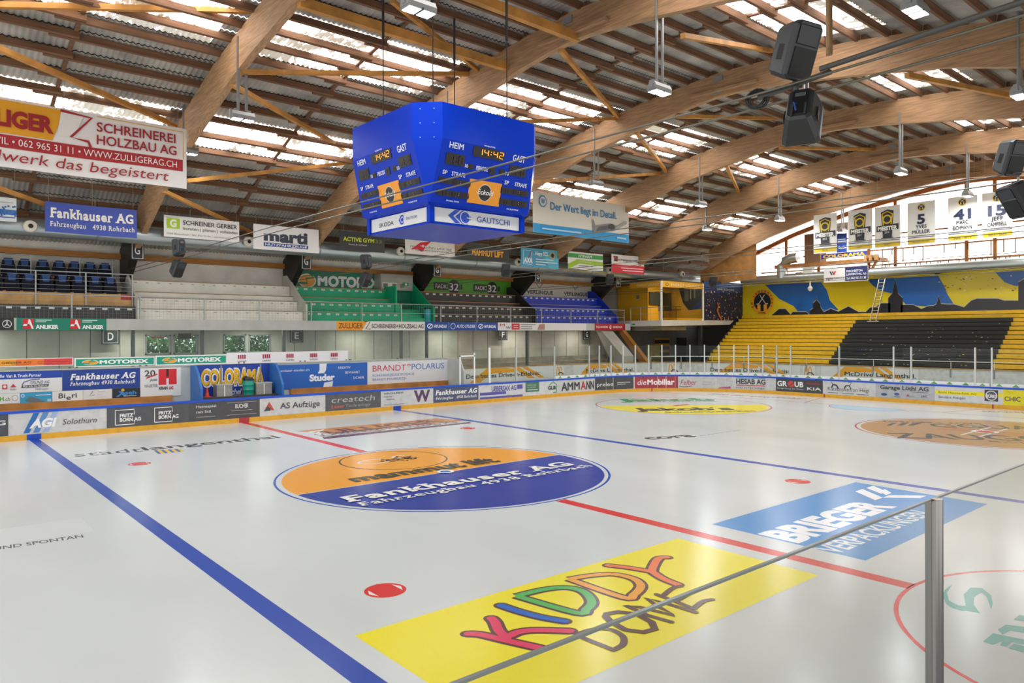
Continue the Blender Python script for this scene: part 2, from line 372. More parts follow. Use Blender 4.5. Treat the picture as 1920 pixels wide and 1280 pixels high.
bays = [(-12.0, -3.05)] + [(XB[i], XB[i + 1]) for i in range(5)] + [(37.9, 42.0)]
roof = B(); nsk = 0; COVER = M('#5a554c', .9)  # COVER: unseen flat layer added above the sheets to block daylight through their gaps
for ya, yb in gaps:
    cz = lambda y: up(y) + .36
    if not issky(ya, yb):
        sheet(roof, -12, 42, ya, yb, ROOF); e = .0 if True else 0
        roof.add([(-12, ya - .0, cz(ya)), (42, ya - .0, cz(ya)), (42, yb, cz(yb)), (-12, yb, cz(yb))], [(0, 1, 2, 3)], COVER); continue
    for i, (xa, xb) in enumerate(bays[:6]):
        sheet(roof, xa, xa + 1.0, ya, yb, ROOF); sheet(roof, xb - .5, xb, ya, yb, ROOF)
        s_ = B(); sheet(s_, xa + 1.0, xb - .5, ya, yb, SKY); nsk += 1
        s_.build('skylight_sheet', label='bright translucent corrugated sheet letting daylight through the roof', cat='skylight', group='daylight sheets in the roof')
    sheet(roof, 37.9, 42, ya, yb, ROOF)
roof.build('ceiling', kind='structure')

# ---- glulam beams
BL = ['big glulam roof beam rising behind the large red, yellow and white banner', 'big glulam roof beam passing behind the blue scoreboard', 'big glulam roof beam passing behind the big pair of black speakers',
      'glulam roof beam between the speaker beam and the retired number banners', 'glulam roof beam directly over the row of white number banners', 'glulam roof beam last before the bright end gable']
gm = M(GLULAM, .6, 'woody'); blk = M('#23231f', .5)
def beam(x, w, ys, lo_, up_, m):
    bm = B(); vs = []; n = len(ys)
    for y in ys: vs += [(x - w / 2, y, lo_(y)), (x + w / 2, y, lo_(y)), (x + w / 2, y, up_(y)), (x - w / 2, y, up_(y))]
    fs = [(3, 2, 1, 0)] + [(4 * (n - 1), 4 * n - 3, 4 * n - 2, 4 * n - 1)]
    for i in range(n - 1):
        for j in range(4): k = (j + 1) % 4; fs.append((4 * i + j, 4 * i + k, 4 * i + 4 + k, 4 * i + 4 + j))
    bm.add(vs, fs, m); return bm
for i, x in enumerate(XB):
    root = thing('roof_beam', BL[i], 'beam', (x, 0, 13.1), group='glulam beams across the hall')
    ymax = 20.6 if i < 5 else 17.4
    ys = [-20.6 + k * .6 for k in range(int((ymax + 20.6) / .6) + 1)] + [ymax]
    k = beam(0, .24, ys, lambda y: lo(y) - 13.1, lambda y: up(y) - 13.1, gm); k.build('timber', root)
    p = B(); 
    for sg in (1,):
        for zz in (.12, .62): p.box((-.16, .15 - .2, zz), (.16, .15 + .2, zz + .22), M('#8b8d8c', .45))
    p.build('splice_plate', root)
    p = B(); p.bar((-.17, -1.6, .16), (-.17, 1.4, .28), .1, .26, gm, (1, 0, 0)); p.build('splice_board', root)
    if i < 5:
        p = B(); p.prism([(19.9, 7.72 - 13.1), (21.7, 6.3 - 13.1), (22.4, 6.3 - 13.1), (22.4, 7.85 - 13.1), (20.6, 8.8 - 13.1), (19.9, 9.1 - 13.1)], 0, -.17, .17, blk); p.build('black_shoe', root)
        p = Pan(Plane((x, 19.8, 0), (1, 0, 0), (0, 0, 1)), -.28, 7.2, .28, 8.05, '#1d1d1b'); p.ring(.5, .5, .0001, .00005, '#ffffff')
        p.line([(.1, .07), (.9, .07), (.9, .93), (.1, .93)], .03, '#e8e8e4', True).text('G', .28, .3, .68, .72, '#e8e8e4', 'b')
        o = p.build('section_sign', label=['black G plate on the shoe of the beam by the blue seats', 'black G plate on the shoe of the beam by the green stand', 'black G plate on the shoe of the beam between green and black stands', 'black G plate on the shoe of the beam between black and blue stands', 'black G plate on the beam shoe beside the lounge'][i], cat='sign', group='section plates')
# gable frame
ys = [-18 + k * .6 for k in range(59)]
k = beam(41.5, .2, ys, lambda y: lo(y) + .3, lambda y: lo(y) + .62, M('#b8702f', .5, 'woody')); k.build('gable_beam', label='slender orange timber arch framing the bright end gable', cat='beam')

# ---- purlins
pm = M(ROUGH, .8, 'woodx')
for bi, (xa, xb) in enumerate(bays):
    first = None
    for y in PY_ALL:
        if y > 21.6 or y < -17: continue
        z = up(y) + .1
        if first is None:
            k = B(); L = xb - xa; s_ = (up(y + .1) - up(y)) / .1
            k.box((0, -.06, -.11), (L * .5 + .4, .06, .11), pm); k.box((L * .5 - .4, .07, -.13), (L, .18, .09), pm)
            first = k.build('purlin', loc=(0, 0, 0)); o = first
        else: o = first.copy(); COL.objects.link(o)
        o.location = (xa, y, z); o.rotation_euler = (math.atan2(up(y + .1) - up(y - .1), .2), 0, 0)
        tag(o, ['rough brown purlin above the big red, yellow and white banner', 'rough brown purlin in the roof bay above the scoreboard', 'rough brown purlin in the roof bay above the white airplane banner', 'rough brown purlin in the roof bay beyond the big black speakers',
                'rough brown purlin in the roof bay before the number banners', 'rough brown purlin in the roof bay over the number banners', 'rough brown purlin in the short bay before the bright gable'][bi], 'purlin', 'purlins of roof bay ' + 'abcdefg'[bi])
# short ribs crossing the purlins mid-bay
for bi, (xa, xb) in enumerate(bays[:6]):
    k = B(); x = (xa + xb) / 2 + .3
    for i in range(len(PY_ALL) - 1):
        ya, yb = PY_ALL[i], PY_ALL[i + 1]
        if ya < -17: continue
        k.bar((x, ya, up(ya) + .19), (x, yb, up(yb) + .19), .12, .05, pm)
    k.build('roof_batten', label=['thin brown batten under the roof sheets above the big red banner', 'thin brown batten under the roof sheets behind the scoreboard', 'thin brown batten under the roof sheets above the airplane banner', 'thin brown batten under the roof sheets beyond the big speakers', 'thin brown batten under the roof sheets before the number banners', 'thin brown batten under the roof sheets over the number banners'][bi], cat='batten')

# ---- yellow wind braces (ends given on the beam planes)
wm = M(PINE, .55, 'wood'); pt = lambda u, v, x: on(u, v, 0, x)
BR = [(on(-30, 9, 2, 13.0), pt(472, 20, XB[0]), .16, .16, 'brace at the roof top beside the first beam'), (on(-40, 74, 2, 11.8), pt(335, 238, XB[0]), .16, .16, 'long slanting brace above the big red banner'),
      (pt(453, 135, XB[0]), pt(884, 139, XB[1]), .16, .14, 'level brace ending at the beam behind the scoreboard'), (pt(433, 157, XB[0]), pt(668, 292, XB[1]), .15, .15, 'slanting brace running down toward the scoreboard side'),
      (pt(350, 339, XB[0]), pt(665, 304, XB[1]), .15, .15, 'brace beside the end of the big red banner'), (on(-20, 346, 2, 9.4), pt(245, 440, XB[0]), .15, .15, 'brace behind the blue hanging banner'),
      (pt(307, 358, XB[0]), pt(545, 470, XB[1]), .15, .15, 'brace behind the white banner with the green square'), (pt(560, 4, XB[0]), pt(955, 127, XB[1]), .2, .28, 'heavy yellow beam carrying the scoreboard straps'),
      ((XB[0], pt(1083, 71, XB[1]).y, pt(1083, 71, XB[1]).z + .1), pt(1083, 71, XB[1]), .2, .28, 'heavy yellow beam carrying the front scoreboard strap'), (on(735, 2, 2, 13.3), pt(898, 133, XB[1]), .13, .13, 'thin brace meeting the level brace above the scoreboard'),
      (pt(1050, 92, XB[1]), pt(1160, 220, XB[2]), .14, .16, 'pale brace dropping from the ridge splice'), (pt(958, 229, XB[1]), pt(1157, 222, XB[2]), .13, .13, 'level brace under the skylights right of the scoreboard'),
      (pt(1193, 247, XB[2]), pt(1250, 322, XB[3]), .15, .16, 'short steep brace beside the hanging flood lamps'), (pt(1000, 341, XB[2] - 5), pt(1240, 325, XB[3]), .14, .14, 'level brace above the airplane banner'),
      (pt(1700, 141, XB[2]), pt(1905, 182, XB[3]), .15, .17, 'bowed yellow brace beyond the big speakers'), (pt(1270, 218, XB[2]), pt(1462, 222, XB[3]), .15, .15, 'yellow brace ending behind the lower big speaker'),
      (pt(1280, 67, XB[1]), pt(1455, 97, XB[2]), .14, .14, 'brown brace ending behind the upper big speaker'), (pt(1362, 310, XB[3]), pt(1386, 362, XB[4]), .15, .16, 'steep brace between the far roof beams'),
      (pt(1462, 277, XB[3]), pt(1643, 280, XB[4]), .14, .14, 'level brace above the number banners')]
for p, q, w, h, l in BR:
    k = B(); k.bar(p, q, w, h, wm); k.build('wind_brace', label='yellow pine ' + l if 'yellow' not in l and 'brown' not in l and 'pale' not in l else l, cat='brace')
p = on(1555, 103, 0, 9); k = B(); k.tube([p, (p.x, p.y, up(p.y) + .1)], .09, M('#9a7b55', .7, 'wood'), 10); k.build('timber_post', label='round timber post hanging from the roof beside the upper big speaker', cat='post')

# ---- flood lamps
def lamp(label, x, y, first=[]):
    zb = lo(y); 
    if not first:
        t = thing('flood_lamp', label, 'lamp', (x, y, 10.65), group='flood lamps on steel hangers'); first.append(t)
        g = M('#a9adae', .35, '', .6)
        for sx in (-.13, .13):
            k = B(); k.box((sx - .03, -.03, .28), (sx + .03, .03, 2.6), g); k.box((sx - .045, -.012, .28), (sx + .045, .012, 2.6), g); k.build('hanger', t)
        k = B(); k.prism([(-.16, .02), (.16, .02), (.16, .1), (.1, .22), (-.1, .22), (-.16, .1)], 0, -.36, .36, g)
        for sx in (-.2, .2): k.box((sx - .06, -.06, .2), (sx + .06, .06, .3), g)
        k.build('housing', t)
        k = B(); k.box((-.4, -.06, .06), (-.34, .06, .26), g); k.box((.34, -.06, .06), (.4, .06, .26), g); k.build('bracket', t)
        for sx in (-.18, .18):
            k = B(); k.box((sx - .16, -.17, -.03), (sx + .16, .17, .02), g); fr = k.build('module_frame', t)
            k = B(); k.box((sx - .14, -.15, -.036), (sx + .14, .15, -.03), M('#f2fbff', .3, 'lens', 0, 30)); k.build('lens', fr)
    else: t = dup(first[0], (x, y, 10.65), 0, label)
    ld = bpy.data.lights.new('lamp_light', 'AREA'); ld.shape = 'RECTANGLE'; ld.size = .6; ld.size_y = .3; ld.energy = LAMP_W; ld.color = (.93, .97, 1)
    o = bpy.data.objects.new('lamp_light', ld); COL.objects.link(o); o.parent = t; o.location = (0, 0, -.05)
AT = ['on the beam behind the big red banner', 'on the beam behind the scoreboard', 'on the beam behind the big speakers', 'on the beam beyond the big speakers', 'on the beam over the number banners', 'on the last beam before the gable']
for i, x in enumerate(XB):
    lamp('grey twin flood lamp hung near the ridge %s' % AT[i], x, -3.4)
    lamp('grey twin flood lamp hung toward the gallery %s' % AT[i], x, 6.8)
lamp('bright twin flood lamp high over the near rink side above the big speakers', XB[1], -10.2)
lamp('grey twin flood lamp at the picture edge beside the far roof beam', XB[2], -9.9)
lamp('grey flood lamp peeking out beside the end of the big red banner', XB[0], 12.45)
lamp('grey flood lamp low over the gallery side before the lounge', XB[4], 12.0)

# ---- ventilation ducts
dm = M('#b9c4c4', .32, 'duct', .75)
t = thing('ventilation_duct', 'long round galvanised air duct running above the gallery behind the small banners', 'duct', (-12, 19, 8.2))
k = B(); k.tube([(0, 0, 0), (50.5, 0, 0)], .37, dm, 24); k.build('duct_pipe', t)
k = B()
for i in range(10): k.tube([(2 + i * 5.1, 0, 0), (2.08 + i * 5.1, 0, 0)], .385, M('#9aa5a6', .4, '', .7), 24)
k.build('joint_band', t)
for u, v in [(57, 424), (466, 453), (751, 471), (971, 491), (1142, 506), (1279, 514)]:
    p = on(u, v, 1, 18.5); k = B(); q = p - Vector((-12, 19, 8.2)); cr = M('#e9e4d2', .5)
    k.tube([q + Vector((0, .3, 0)), q], [.19, .19], M('#b9bfb8', .4), 20); k.tube([q, q + Vector((0, -.1, 0))], [.25, .22], cr, 24); k.tube([q + Vector((0, -.1, 0)), q + Vector((0, -.112, 0))], .09, M('#22211e', .6), 16); k.build('air_nozzle', t)
k = B(); rx = [-8.8 + i * 3.9 for i in range(12)]
for x in rx: k.tube([(x + 12, 0, .37), (x + 12, 0, up(19) - 8.2)], .012, M('#c7c2a8', .5), 5)
k.build('hanging_wire', t)
t = thing('ventilation_duct', 'round galvanised air duct along the gable above the painted mural', 'duct', (40.3, 16, 7.95))
k = B(); k.tube([(0, 0, 0), (0, -22, 0)], .32, dm, 24); k.build('duct_pipe', t)
k = B(); c = [(40.3 - 40.3, on(1466, 520, 0, 40.3).y - 16, .2)]; y0 = c[0][1]
k.tube([(0, y0, 0), (0, y0, .5), (0, y0 - .05, .95), (0, y0 - .3, 1.3), (0, y0 - .7, 1.45), (0, y0 - 1.3, 1.5)], .38, dm, 20); k.build('duct_elbow', t)

# ---- gable end behind the mural
GX = 41.6
sk = M('#fff6f0', .6, 'lit', 0, SKY_E * .62)
k = B(); yy = [-18 + i * .5 for i in range(70)]
k.add([(GX, y, 7.7) for y in yy] + [(GX, y, lo(y) + .4) for y in yy], [(i, i + 1, 71 + i, 70 + i) for i in range(69)], sk)
k.build('window_5', kind='structure', label='bright translucent gable wall above the mural')
k = B(); om = M('#b5722f', .5, 'wood')
for y in [p for p in (12.9, 10.3, 6.6, 4.8, .4, -1.2, -4.6, -8)]: k.box((GX - .16, y - .1, 7.7), (GX - .03, y + .1, lo(y) + .35), om)
k.build('trim_1', kind='structure')
for i, z in enumerate((8.5, 9.55, 10.6)):
    k = B(); k.box((GX - .2, -12, z), (GX - .06, 15 if i < 1 else (11.5 if i < 2 else 8.5), z + .09), om); k.build('trim_%d' % (i + 2), kind='structure')
rnd = random.Random(5)
k0 = None
for i in range(46):
    y = 5.6 - i * .22 + rnd.uniform(-.06, .06)
    if rnd.random() < .12: continue
    if k0 is None:
        q = B(); q.box((-.015, -.028, -.75), (.015, .028, 0), M('#5a4632', .8)); q.box((-.02, -.04, -.78), (.02, .04, -.7), M('#7d6a4a', .8)); k0 = q.build('hanging_strap'); o = k0
    else: o = k0.copy(); COL.objects.link(o)
    o.location = (GX - .25, y, 8.55 if i % 3 else 9.6); o.scale = (1, 1, rnd.uniform(.45, 1.3)); tag(o, 'short dark strap dangling from the timber rails of the bright gable', 'strap', 'straps on the gable rails')
k = B(); zt = lambda y: min(lo(y), 12); k.add([(38.05, 13.4, 7.9), (38.05, 18.4, 7.5), (38.05, 18.4, lo(18.4) + .4), (38.05, 15.5, lo(15.5) + .2), (38.05, 13.4, lo(13.4) + .2)], [(0, 1, 2, 3, 4)], M('#c08c50', .6, 'wood')); k.build('wall_plywood', kind='structure')
k = B(); k.box((-13, 22.15, 7.4), (41.5, 22.42, 7.66), M('#c07f35', .5, 'woodx')); k.build('eave_beam', label='long orange timber beam along the top of the gallery wall', cat='beam')
# ================================================================== THE ICE
RK = Rink(0)
def outline(d, n=20, L=30., H=15., R=8.):
    pts = []
    for sx, sy, a0 in ((1, 1, 90), (1, -1, 0), (-1, -1, -90), (-1, 1, -180)):
        for i in range(n + 1):
            a = math.radians(a0 - 90 * i / n); pts.append((sx * (L - R) + (R + d) * math.cos(a), sy * (H - R) + (R + d) * math.sin(a)))
    return pts
ice = thing('ice_sheet', 'glossy white ice of the rink with painted lines and adverts', 'ice')
o_ = outline(.01); k = B(); n = len(o_)
k.add([(x, y, 0) for x, y in o_] + [(x, y, -.06) for x, y in o_], [tuple(range(n - 1, -1, -1)), tuple(range(n, 2 * n))] + [(i, (i + 1) % n, n + (i + 1) % n, n + i) for i in range(n)], M('#d4dada', .2, 'ice'))
k.build('ice_surface', ice)
IC = Plane((0, 0, .0005), (1, 0, 0), (0, 1, 0))
def ip_(): return Pan(IC, 0, 0, 1, 1, None, 0, raw=True, mat=ICEP, step=.00028)
BLUE, RED = '#1f4bb0', '#d8322f'
def mark(name, label, f):
    p = ip_(); f(p); return p.build(name, ice, label)
for sg, l in ((-1, 'blue line nearer the camera'), (1, 'blue line beyond the center circle')): mark('blue_line', l, lambda p: p.rect(sg * 7.64 - .15, -15, sg * 7.64 + .15, 15, BLUE))
mark('red_line', 'wide red centre line between circle and half circle', lambda p: p.rect(-.15, -12.02, .15, -4.52, RED))
mark('red_line', 'wide red centre line between circle and far boards', lambda p: p.rect(-.15, 4.52, .15, 15, RED))
mark('goal_line', 'thin red goal line with trapezoid', lambda p: (p.rect(26.17, -13.6, 26.22, 13.6, '#c7414a'), p.line([(26.2, 3.4), (30, 4.25)], .05, '#c7414a'), p.line([(26.2, -3.4), (30, -4.25)], .05, '#c7414a')))
mark('goal_crease', 'pale blue goal crease', lambda p: p.poly([(26.17, -1.8), (26.17, 1.8)] + [(26.17 - 1.83 * math.cos(math.radians(a)), 1.83 * math.sin(math.radians(a))) for a in range(80, -81, -10)], '#a9d2ea').line([(26.17 - 1.83 * math.cos(math.radians(a)), 1.83 * math.sin(math.radians(a))) for a in range(90, -91, -10)], .05, '#c7414a', round_=False))
for (x, y), l in zip(((-6.03, 7), (6.03, 7), (-6.03, -7), (6.03, -7)), ('red spot beside the grey lettering', 'red spot beyond the orange strip advert', 'red spot nearest the yellow advert', 'red spot behind the light blue advert')):
    def f(p):
        p.ell(x, y, .31, .31, RED)
        for s_ in (-1, 1): p.poly([(x + s_ * .2 , y + .16), (x + s_ * .27, y), (x + s_ * .2, y - .16)], '#e8e6e2')
    mark('faceoff_spot', l, f)
def cen(p):
    p.ring(0, 0, 4.5, .06, BLUE, 96); p.ell(0, 0, 4.3, 4.3, '#f0a42c', 96, 0, 180); p.poly([(4.3 * math.cos(math.radians(a)), -.05 + 4.3 * math.sin(math.radians(a))) for a in range(180, 361, 4)], '#2f3f9e')
    p.ring(-.05, 2.62, 1.62, .05, '#3a3a33'); 
    for cx, cy, r, w in ((-.62, 2.75, .42, .07), (.42, 2.95, .24, .06)): p.line([(cx + r * 1.25 * math.cos(a * .3), cy + r * .8 * math.sin(a * .3)) for a in range(3, 19)], w, '#f4f1ea')
    rn = random.Random(2)
    for i in range(46):
        a = rn.uniform(0, 6.28); q = rn.uniform(0, 1) ** .6; cx, cy = .0 + .62 * q * math.cos(a) + .15, 2.62 + .42 * q * math.sin(a); d = rn.uniform(.05, .17); t = rn.uniform(-.5, 1.2)
        p.poly([(cx - d * math.cos(t), cy - d * math.sin(t)), (cx + .03, cy - .04), (cx + d * math.cos(t), cy + d * math.sin(t)), (cx - .03, cy + .04)], '#3d372a')
    p.tpx('mammut lift', (668, 904), (940, 865), (654, 894), '#3f3f38', 'x')
    p.tpx('Fankhauser AG', (653, 942), (1078, 871.5), (644, 932), '#f0efe9', 'xs'); p.tpx('Fahrzeugbau 4938 Rohrbach', (679, 949.3), (1112, 874.5), (673, 943), '#e9e8e4', 'bs')
    p.ell(0, 0, .24, .24, '#f2f2ee'); p.ell(0, 0, .15, .15, '#2f6fc4')
mark('centre_advert', 'round orange and blue advert in the centre circle', cen)
KX = lambda *q: [IC.px(860 + a / 3.84, 1000 + c / 3.84) for a, c in q]
def smooth(pts, n=5):
    P = [Vector(q) for q in pts]; o = []
    if len(P) < 3: return pts
    for i in range(len(P) - 1):
        a, b, c, d = P[max(i - 1, 0)], P[i], P[i + 1], P[min(i + 2, len(P) - 1)]
        for j in range(n):
            t = j / n; o.append(tuple(.5 * (2 * b + (c - a) * t + (2 * a - 5 * b + 4 * c - d) * t * t + (3 * b - a - 3 * c + d) * t ** 3)))
    return o + [tuple(P[-1])]
def kid(p):
    p.poly([(-7.16, -8.17), (-.52, -8.17), (-.56, -10.87), (-7.16, -10.87)], '#f0e428'); BR_ = '#5b3a36'
    L_ = [('#e23a64', KX((70, 722), (160, 728), (340, 770), (585, 825))), ('#e23a64', KX((235, 610), (262, 640), (290, 700), (345, 750))), ('#e23a64', KX((370, 735), (440, 708), (560, 696), (800, 702))),
          ('#1467c8', KX((305, 518), (430, 560), (590, 602), (760, 632))),
          ('#4fb556', KX((415, 450), (850, 572), (920, 545), (958, 490), (900, 420), (780, 390), (620, 402), (415, 450))), ('#eea53c', KX((795, 328), (1190, 462), (1262, 440), (1312, 380), (1262, 328), (1120, 294), (960, 302), (795, 328))),
          ('#ec7a46', KX((1080, 230), (1230, 248), (1390, 275))), ('#ec7a46', KX((1500, 172), (1440, 180), (1400, 240), (1392, 275))), ('#ec7a46', KX((1392, 275), (1470, 325), (1575, 368)))]
    L_ = [(c, smooth(l)) for c, l in L_]
    for c, l in L_: p.line(l, .225, BR_)
    for c, l in L_: p.line(l, .13, c)
    for l in (KX((850, 735), (1110, 838)), KX((850, 728), (960, 692), (1090, 692), (1180, 740), (1182, 800), (1112, 840)), KX((1530, 638), (1360, 590), (1200, 518), (1300, 530), (1555, 592), (1440, 530), (1350, 466), (1480, 500), (1705, 568)),
              KX((1425, 440), (1560, 490), (1690, 542)), KX((1470, 450), (1540, 395), (1600, 380)), KX((1560, 490), (1640, 445)), KX((1690, 542), (1760, 490), (1825, 476))): p.line(smooth(l) if len(l) != 9 else l, .09, BR_)
    p.line(KX((1065, 580), (1150, 566), (1280, 580), (1390, 640), (1412, 690), (1330, 712), (1200, 695), (1100, 640), (1058, 600)), .11, BR_, True)
mark('yellow_advert', 'yellow advert with crayon coloured handwriting', kid)
def bri(p):
    p.poly([(.8, -8.0), (7.02, -8.02), (6.82, -11.0), (.74, -11.02)], '#1f8fd6')
    p.text('BRIEGER', .84, -9.74, 5.1, -9.02, '#f4f8fb', 'o'); p.text('VERPACKUNGEN', .75, -10.55, 5.0, -10.12, '#eef5fa', 'b')
    c = lambda *q: [(5.35 + a * 1.3, -9.8 + b_ * 1.3) for a, b_ in q]
    p.poly(c((0, .45), (.45, 1), (.75, 1), (.3, .45)), '#f4f8fb').poly(c((.3, .45), (.75, 0), (1.05, 0), (.6, .45)), '#f4f8fb').poly(c((.6, .6), (.9, 1), (1.2, 1), (.85, .6)), '#f4f8fb').poly(c((.55, .5), (.8, .72), (1.05, .72), (.8, .5)), '#f4f8fb')
mark('blue_advert', 'light blue advert with bold white lettering', bri)
def zul(p):
    p.poly([(.45, 10.8), (7.05, 10.7), (7.6, 9.15), (.42 + .9, 9.1)], '#c98a44'); p.poly([IC.px(*q) for q in ((578, 809), (608, 805), (594, 813), (620, 811), (600, 816), (588, 815), (598, 808), (580, 811))], '#f2efe8')
    p.tpx('ULLIGER', (620, 813), (835, 790), (618, 806), '#6e4038', 'x'); p.tpx('SCHREINEREI + HOLZBAU AG', (602, 818), (860, 792), (600, 813), '#6e4a48', 'b')
    p.poly([IC.px(*q) for q in ((604, 819), (880, 791), (884, 793), (608, 823))], '#6e4448')
mark('orange_advert', 'faded orange strip advert by the far boards', zul)
def sta(p):
    p.tpx('stadt', (141, 856.5), (269, 845.5), (138, 849.5), '#5a5c5c'); p.tpx('langenthal', (272, 844.3), (527, 820.5), (269, 838.2), '#3c3e40', 'b')
    q = [IC.px(*a) for a in ((287, 844), (338, 841), (346, 846), (296, 851))]; p.poly(q, '#e6c233')
    for i in range(4):
        A = lambda t, e: Vector(q[0 + 3 * e]).lerp(Vector(q[1 + e]), t); p.poly([tuple(A(i * .25 + .02, 0)), tuple(A(i * .25 + .13, 0)), tuple(A(i * .25 + .13, 1)), tuple(A(i * .25 + .02, 1))], '#3f6db4')
mark('grey_lettering', 'dark grey town lettering with small striped flag', sta)
mark('small_lettering', 'small grey lettering beside the near blue line', lambda p: (p.tpx('RUND SPONTAN', (-28, 1034), (157, 1007), (-28, 1028), '#6a6c6c', 'b'), p.rect(-13.5, -.45, -8.6, .9, '#d6dcdc')))
def jak(p):
    p.ring(20.1, 7, 4.5, .06, '#c33a45', 96); p.poly([(20.1 + 4.35 * math.cos(math.radians(a)), 7 + 4.35 * math.sin(math.radians(a))) for a in range(142, 323, 4)], '#f2e21c')
    p.tpx('Jakob', (1160, 752.5), (1345, 750.5), (1163, 747.8), '#1f9a55', 'o'); p.tpx('TECHNISCHER GROSSHANDEL', (1168, 754.5), (1345, 752.5), (1168, 753), '#5c645c')
    p.tpx("Jakob's", (1192, 770), (1380, 768), (1194, 765), '#3a3a36', 'o'); p.tpx('Schuehparadies', (1250, 774), (1420, 771), (1250, 771.6), '#4a4a3c', 'b')
    p.line([(20.1 - .5, 7), (20.6, 7)], .3, RED)
mark('green_yellow_advert', 'round white and yellow advert in the far faceoff circle', jak)
def zau(p):
    p.ring(20.1, -7, 4.5, .07, '#c33a45', 96); p.ell(20.1, -7, 4.28, 4.28, '#bc9160', 96)
    A = lambda u, v: IC.px(1600 + u / 6, 660 + v / 6)
    for i in range(3): p.poly([A(370 + i * 120, 826), A(440 + i * 115, 795), A(490 + i * 145, 795), A(420 + i * 125, 826)], '#4a4b44')
    p.tpx('ZAUGG', (1680, 820.5), (1990, 828), (1675, 811.5), '#4a4b44', 'b'); p.tpx('BAUT + BEWEGT', (1835, 793), (1650, 788.5), (1835, 791), '#55564c', 'b')
    p.tpx('GGUAZ', (1752, 800), (2000, 807), (1750, 794), '#4a4b44', 'b'); p.tpx('BAU', (1856, 828), (1945, 832), (1856, 826), '#5e5c4c')
    for s_ in (-1, 1):
        for a in (-.3, .3): p.line([(20.1 + s_ * .45, -7 + a), (20.1 + s_ * 1.6, -7 + a)], .09, '#f0e8e0'); p.line([(20.1 + a, -7 + s_ * .5), (20.1 + a, -7 + s_ * 1.5)], .09, '#d8524a')
    p.ell(20.1, -7, .45, .45, '#f3eee6'); p.ell(20.1, -7, .31, .31, RED)
mark('brown_advert', 'round brown advert in the faceoff circle by the far goal', zau)
mark('dark_lettering', 'small dark script on the ice between the blue line and far circle', lambda p: (p.tpx('cora', (1217, 824), (1307, 818), (1215, 818), '#3c3e3e', 'x'), p.tpx('Ihr Partner am Bau', (1315, 817), (1390, 806), (1315, 816), '#6e7070')))
mark('blue_lettering', 'blue script on the ice behind the far goal line', lambda p: p.tpx('Blue Bar Langenthal', (1325, 739), (1500, 748), (1328, 737), '#3c5a9a', 'i'))
mark('brown_lettering', 'small brown lettering by the end boards', lambda p: p.tpx('BÄLCKUNG', (1845, 772), (1935, 775), (1845, 770), '#8a7f60', 'b'))
def cre(p):
    p.ring(0, -15, 3.0, .06, RED, 96); A = lambda u, v: IC.px(1200 + u / 2.667, 820 + v / 2.667); TQ = '#3fa79c'
    p.poly([A(*q) for q in ((1560, 735), (1525, 760), (1512, 790), (1530, 830), (1560, 852), (1620, 868), (1640, 845), (1590, 838), (1545, 815), (1535, 775))], TQ)
    p.poly([A(*q) for q in ((1622, 864), (1700, 878), (1668, 835), (1672, 797), (1708, 774), (1736, 800), (1755, 858), (1764, 828), (1755, 788), (1710, 752), (1652, 750), (1618, 785), (1628, 835))], TQ)
    p.poly([A(*q) for q in ((1715, 1020), (1765, 978), (1920, 1010), (1920, 1035), (1860, 1022), (1835, 1045), (1800, 1038), (1815, 1015), (1765, 1035))], TQ)
    p.poly([A(*q) for q in ((1790, 960), (1830, 935), (1990, 955), (1980, 985), (1850, 965), (1812, 985))], TQ)
    p.poly([A(*q) for q in ((1868, 910), (1895, 888), (2000, 895), (2000, 925), (1900, 915))], TQ); p.poly([A(*q) for q in ((1840, 1052), (1870, 1030), (1990, 1060), (1960, 1085))], TQ)
mark('referee_crease', 'red half circle with turquoise logo by the near boards', cre)

# ================================================================== BOARDS AND GLASS
BD = thing('rink_boards', 'white rink boards with blue rail, yellow kick strip and a row of adverts', 'boards')
def ringwall(d0, d1, za, zb, m, name, parent):
    a, c = outline(d0), outline(d1); n = len(a); k = B()
    k.add([(x, y, z) for z in (za, zb) for q in (a, c) for x, y in q], [f for i in range(n) for j in [(i + 1) % n] for f in ((j, i, 2 * n + i, 2 * n + j), (n + i, n + j, 3 * n + j, 3 * n + i), (2 * n + i, 3 * n + i, 3 * n + j, 2 * n + j))], m, False)
    return k.build(name, parent)
ringwall(.0, .1, -.06, 1.0, M('#dcdcd6', .4, 'worn'), 'board_wall', BD)
ringwall(-.025, .15, .98, 1.07, M('#1550c8', .35), 'top_rail', BD)
ringwall(-.02, .02, 0, .2, M('#e3a92c', .4, 'worn'), 'kick_strip', BD)
for t, l, c in ((-7.64, 'blue marker', BLUE), (0, 'red marker', '#b23a44'), (7.64, 'blue marker', BLUE)): Pan(RK, t - .22, .0, t + .22, .205, c, .026).build('line_marker', BD, l)
for u in (1222, 1546, 1862): t = RK.px(u, 735)[0]; Pan(RK, t - .04, 0, t + .04, .205, '#b23a44', .026).build('line_marker', BD, 'red marker')
def ad(u0, u1, bg, label, f=None, worn=True):
    a = RK.px(u0, 740)[0] if u0 > -50 else -13.5; c = RK.px(u1, 740)[0] if u1 < 1925 else 52
    p = Pan(RK, a, .205, c, .98, M(bg, .4, 'worn') if worn else bg, .006, step=.003)
    if f: f(p)
    return p.build('advert_panel', BD, label)
ad(-90, 15.5, '#4d5058', 'dark grey advert cut by the picture edge', lambda p: p.text('AG', .87, .52, .985, .72, '#e8e8e6', 'b'))
def f(p):
    for i, c in enumerate(('#2f6fb4', '#5d8cc6', '#9db4d8')): x = .2 + i * .095; p.poly([(x - .06, .06), (x + .0, .06), (x + .1, .98), (x + .04, .98)], c)
    p.text('AGI', .2, .3, .45, .68, '#f2f2f0', 'o', .25); p.text('Solothurn', .53, .34, .885, .6, '#4a4d50', 'i')
